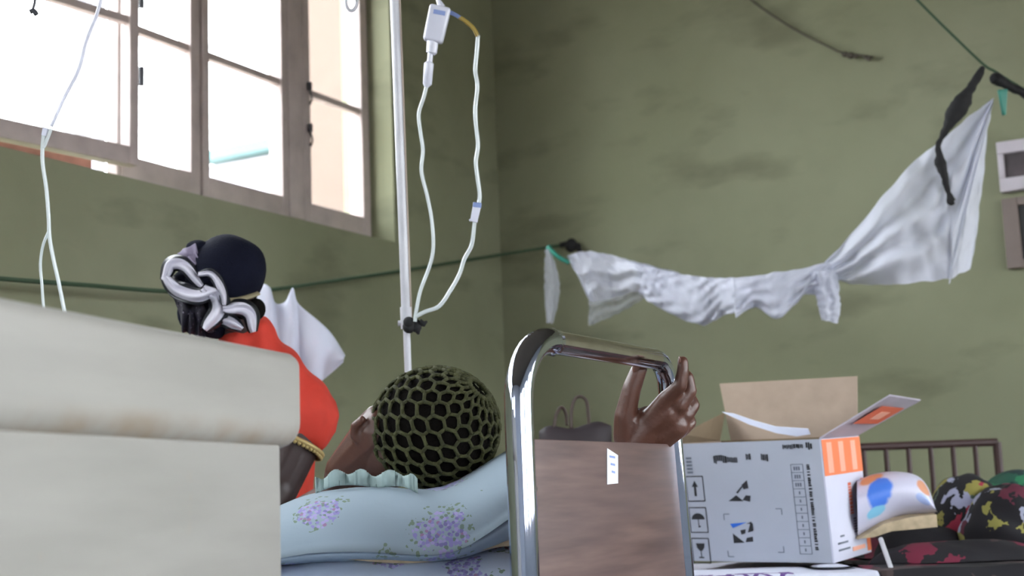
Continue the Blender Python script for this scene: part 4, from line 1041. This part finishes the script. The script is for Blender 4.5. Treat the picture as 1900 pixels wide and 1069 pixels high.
def icon(cxp, cyp, kind):
    a, b = inv(cxp, cyp); sa = .062; sb = .105
    q = MB()
    for x0, y0, x1, y1 in ((-1, -1, 1, -1), (1, -1, 1, 1), (1, 1, -1, 1), (-1, 1, -1, -1)): pline(q, a+sa*x0, b+sb*y0, a+sa*x1, b+sb*y1, .0024)
    def Q(x, y): return fpt(a+sa*x, b+sb*y, .0007)
    if kind == 'arrow': q.slab([Q(-.12, -.6), Q(.12, -.6), Q(.12, .15), Q(.36, .15), Q(0, .65), Q(-.36, .15), Q(-.12, .15)], FN*.0005)
    if kind == 'umbrella':
        q.slab([Q(.75*math.cos(t_), .05+.5*math.sin(t_)) for t_ in [math.pi*i/12 for i in range(13)]], FN*.0005)
        q.slab([Q(-.04, -.6), Q(.04, -.6), Q(.04, .1), Q(-.04, .1)], FN*.0005); q.slab([Q(.04, -.6), Q(.2, -.55), Q(.2, -.45), Q(.04, -.5)], FN*.0005)
    if kind == 'glass':
        q.slab([Q(-.5, .6), Q(-.42, .25), Q(-.15, 0), Q(.15, 0), Q(.42, .25), Q(.5, .6)], FN*.0005)
        q.slab([Q(-.04, -.5), Q(.04, -.5), Q(.04, .02), Q(-.04, .02)], FN*.0005); q.slab([Q(-.3, -.6), Q(.3, -.6), Q(.3, -.5), Q(-.3, -.5)], FN*.0005)
    obj('handling_symbol', q, M['ink'], fp_parent, smooth=False)
icon(1290, 907, 'arrow'); icon(1296, 965, 'umbrella'); icon(1301, 1022, 'glass')
# small recycling-like mark
q = MB()
for pts in ([(1352, 930), (1366, 919), (1380, 930)], [(1378, 928), (1384, 919), (1393, 920), (1392, 931)], [(1376, 900), (1386, 891), (1389, 906), (1380, 908)], [(1366, 914), (1376, 902), (1378, 904), (1369, 916)]):
    q.slab([fp(x, y) for x, y in pts], FN*.0005)
obj('printed_mark', q, M['ink'], fp_parent, smooth=False)
q = MB()
for pts in ([(1362, 1008), (1360, 990), (1382, 1007)], [(1384, 1006), (1386, 998), (1397, 996), (1398, 1005)], [(1388, 988), (1393, 968), (1397, 972), (1398, 985)], [(1374, 984), (1384, 982), (1383, 990), (1376, 992)], [(1385, 972), (1394, 968), (1392, 972)]):
    q.slab([fp(x, y) for x, y in pts], FN*.0005)
obj('printed_mark', q, M['ink'], fp_parent, smooth=False)
q = MB(); q.slab([fp(x, y) for x, y in [(1355, 972), (1386, 969), (1360, 980)]], FN*.0005); obj('blue_printed_mark', q, M['bluelogo'], fp_parent, smooth=False)
for (x, y, sx_, sy_) in ((1343, 954, 1, 1), (1450, 944, -1, 1), (1352, 1033, 1, -1), (1455, 1025, -1, -1)):
    a, b = inv(x, y); q = MB(); pline(q, a, b, a+.04*sx_, b, .002); pline(q, a, b, a, b-.05*sy_, .002); obj('corner_mark', q, M['inkgrey'], fp_parent, smooth=False)
# table of cells up the right and a column of small vertical writing
q = MB(); ta, tb = inv(1467, 862); ta2, tb2 = inv(1489, 860); tc_, td = inv(1480, 1028)
for i in range(12):
    b = tb - (tb-td)*i/11; pline(q, ta, b, ta2, b, .0012)
pline(q, ta, tb, ta, td, .0012); pline(q, ta2, tb, ta2, td, .0012)
for i in range(11):
    b = tb-(tb-td)*(i+.5)/11; am = (ta+ta2)/2
    if i < 3:
        for j_ in range(3): prect(q, am-.022+j_*.015, b-.015, am-.013+j_*.015, b+.015)
    else: prect(q, am-.004, b-.012, am+.004, b+.012)
obj('printed_table', q, M['inkgrey'], fp_parent, smooth=False)
q = MB(); a, b = inv(1499, 862); a2, b2 = inv(1509, 1020); y = b; random.seed(3)
while y > b2:
    l_ = random.uniform(.006, .016); prect(q, a-.010, y-l_, a+.012*random.uniform(.5, 1), y); y -= l_+random.choice((.003, .003, .004, .014))
obj('vertical_writing', q, M['ink'], fp_parent, smooth=False)
for x0, x1, y_, h_ in ((1324, 1345, 850, .05), (1347, 1366, 852, .036), (1384, 1392, 847, .04), (1412, 1424, 847, .045), (1452, 1478, 828, .026), (1480, 1490, 827, .026), (1495, 1505, 826, .04)):
    a, b = inv(x0, y_); a2, _ = inv(x1, y_); x = a; q = MB()
    while x < a2:
        w_ = random.uniform(.006, .012); prect(q, x, b-h_*random.uniform(.5, 1)/1, x+w_, b+h_*random.uniform(.3, .6)); x += w_+.004
    obj('heading_word', q, M['ink'], fp_parent, smooth=False)
q = MB(); a, b = inv(1280, 870)
for i in range(5): prect(q, a-.02, b-.04+i*.03, a+.02, b-.03+i*.03+.008)
obj('small_print', q, M['inkgrey'], fp_parent, smooth=False)
# prints on the side panel
SN = e1
def spt(c, b, o=.0045): return BX(1, b, c) + e1*o
def srect(mb, c0_, b0, c1_, b1, o=.0045): mb.slab([spt(c0_, b0, o), spt(c1_, b0, o), spt(c1_, b1, o), spt(c0_, b1, o)], e1*.0005)
q = MB(); srect(q, .0, .70, 1, .995); srect(q, .90, .02, 1, .64) ; obj('orange_band', q, M['orange'], sidep, smooth=False)
for c_ in (.10, .40, .72):
    q = MB(); srect(q, c_, .72, c_+.13, .97, .0052); obj('pale_stripe', q, M['orange_pale'], sidep, smooth=False)
q = MB(); y = .62
while y > .36:
    l_ = random.uniform(.012, .03); srect(q, .55, y-l_, .63, y); y -= l_+.006
obj('red_vertical_writing', q, M['redprint'], sidep, smooth=False)
q = MB()
for i, (c_, w_) in enumerate(((.22, .10), (.14, .26), (.14, .30))): srect(q, c_, .19-i*.055, c_+w_, .205-i*.055)
obj('small_print', q, M['inkgrey'], sidep, smooth=False); q = MB()
for i in range(6): srect(q, .60, .20+i*.022, .68, .212+i*.022)
obj('small_print', q, M['inkgrey'], sidep, smooth=False)
q = MB(); srect(q, .50, .05, .84, .085); obj('red_footer', q, M['orange_pale'], sidep, smooth=False)

# small things behind on the far bed
PKD = 3.42
q = MB()
TP = smooth_pts([(1590, 893, PKD), (1620, 880, PKD), (1660, 875, PKD), (1700, 882, PKD), (1722, 905, PKD), (1736, 945, PKD)], 6)
BP = smooth_pts([(1592, 1000, PKD), (1620, 982, PKD), (1660, 960, PKD), (1700, 955, PKD), (1722, 955, PKD), (1739, 950, PKD)], 6)
def pfn(u, v):
    a = interp(TP, u); b = interp(BP, u); th = v*2*math.pi; c_ = (1-math.cos(th))/2; dd = -math.sin(th)
    return W(a[0]*(1-c_)+b[0]*c_, a[1]*(1-c_)+b[1]*c_, a[2] - dd*.07 + .10*c_*0)
q.grid(pfn, 40, 24)
pack = obj('wrapped_pack', q, M['pack'], ang=180); tag(pack, 'white plastic pack with blue and orange prints beside the cardboard box', 'pack')
q = MB()
bp_ = [(1592, 1002), (1640, 972), (1690, 960), (1738, 955), (1740, 978), (1700, 982), (1655, 986), (1622, 997), (1596, 1000)]
q.slab([W(x, y, PKD-.06) for x, y in bp_], fw*.12); obj('tan_base', q, M['straw'], pack, bevel=.004, label='tan paper underside')
def heap(name, cpx, cpy, d, rx, ry, rz, m, label, cat, seed, amp=.25, sink=1.0):
    q = MB(); c_ = W(cpx, cpy, d); q.ball(c_, (rx, ry, rz), n=44, m=28, ax=(rt, Vector((0, 1, 0)), up))
    out = []
    for p in q.v:
        v = p-c_; n_ = noise.noise(v*9+Vector((seed, 0, 0)))*amp + noise.noise(v*24+Vector((0, seed, 0)))*amp*.35
        out.append(c_ + v*(1+n_))
    for p in out: p.z = max(p.z, zs + .004)
    q.v = out; return tag(obj(name, q, m, ang=180), label, cat)
heap('cloth_bundle', 1700, 1050, 3.60, .155, .16, .13, M['wax3'], 'black and crimson printed cloth heap beneath the white pack', 'cloth', 3.3, .16)
heap('cloth_bundle', 1790, 985, 3.62, .105, .13, .14, M['wax'], 'black printed cloth bundle with white, red and yellow patches at right', 'cloth', 8.1, .18)
heap('cloth_bundle', 1865, 990, 3.50, .115, .13, .13, M['wax2'], 'yellow and white speckled black cloth bundle at the right edge', 'cloth', 1.9, .2)
heap('cloth_bundle', 1880, 925, 3.80, .085, .10, .075, M['wax4'], 'dark green printed cloth rolled at the back right', 'cloth', 5.2, .2)
heap('cloth_bundle', 1800, 1050, 3.32, .24, .10, .060, M['wax3'], 'dark patterned cloth spread along the front edge at bottom right', 'cloth', 11.2, .14)
q = MB(); q.tube([W(1634, 1000, 3.24), W(1664, 1085, 3.12)], .0055, 10); tag(obj('metal_rod', q, M['ivwhite']), 'thin pale metal rod leaning below the white pack', 'rod')
q = MB()
def wfn(u, v):
    a = smp_t[min(len(smp_t)-1, int(u*(len(smp_t)-1)))]; return a + fw*(.10*v) - up*(.07*math.sin(v*1.2)*1.0 if False else 0) 
heap('white_cloth', 1540, 1066, 3.28, .065, .09, .026, M['sheet'], 'rumpled white cloth under the right corner of the box', 'cloth', 2.2, .12)

# dark bed head with spindles behind
HB = 4.35
zz1 = W(1700, 826, HB).z
hb_ = W(1560, 826, HB); he = PZ(1795, 827, zz1); hbx = Vector((hb_.x, hb_.y, 0)); hex_ = Vector((he.x, hb_.y+.02, 0))
bd4 = empty('wooden_bed_head', (hbx+hex_)/2, 'dark red-brown bed head with upright spindles behind the cloth bundles', 'bed head')
q = MB(); q.tube([hbx + ZZ*zz1, hex_ + ZZ*zz1], .0125, 12); obj('top_rail', q, M['darkwood'], bd4)
q = MB(); q.tube([hbx + ZZ*.45, hex_ + ZZ*.45], .0125, 12); obj('bottom_rail', q, M['darkwood'], bd4)
for k_ in range(8):
    p = hbx.lerp(hex_, k_/7); q = MB(); q.tube([p + ZZ*(.45 if 0 < k_ < 7 else 0), p + ZZ*zz1], .008 if 0 < k_ < 7 else .014, 8); obj('spindle' if 0 < k_ < 7 else 'leg', q, M['darkwood'], bd4)

# dark handbag seen through the chrome frame
BGD = 3.75
bz = .0
bg = empty('handbag', W(1070, 1000, BGD), 'dark handbag with looped handles seen through the chrome bed end', 'bag')
q = MB()
TPb = smooth_pts([(1000, 800, 0), (1020, 790, 0), (1060, 795, 0), (1085, 788, 0), (1110, 782, 0), (1135, 790, 0)], 6)
def bfn(u, v):
    a = interp(TPb, u); th = v*2*math.pi; c_ = (1-math.cos(th))/2; dd = -math.sin(th)
    return W(a[0] + (u-.5)*10*c_, a[1]*(1-c_)+1052*c_, BGD - dd*.07*(.5+.5*c_)*math.sqrt(max(.02, 1-(2*u-1)**4)))
q.grid(bfn, 40, 30); obj('bag_body', q, M['bag'], bg, ang=180)
for pts in ([(1060, 795), (1060, 765), (1066, 742), (1077, 736), (1088, 745), (1092, 775), (1093, 795)], [(1028, 795), (1032, 770), (1042, 756), (1050, 768), (1052, 790)]):
    q = MB(); q.tube(catmull([W(x, y, BGD) for x, y in pts], 6), .0065, 8, flat=.5); obj('handle', q, M['bagstrap'], bg, ang=180)
bs = MB(); bb = W(1070, 1052, BGD)
bs.box(Vector((bb.x-.22, bb.y-.16, 0)), Vector((.40, 0, 0)), Vector((0, .34, 0)), ZZ*(bb.z+.006))

S.cycles.use_denoising = True
S.cycles.max_bounces = 8; S.cycles.transparent_max_bounces = 16
S.cycles.sample_clamp_indirect = 6
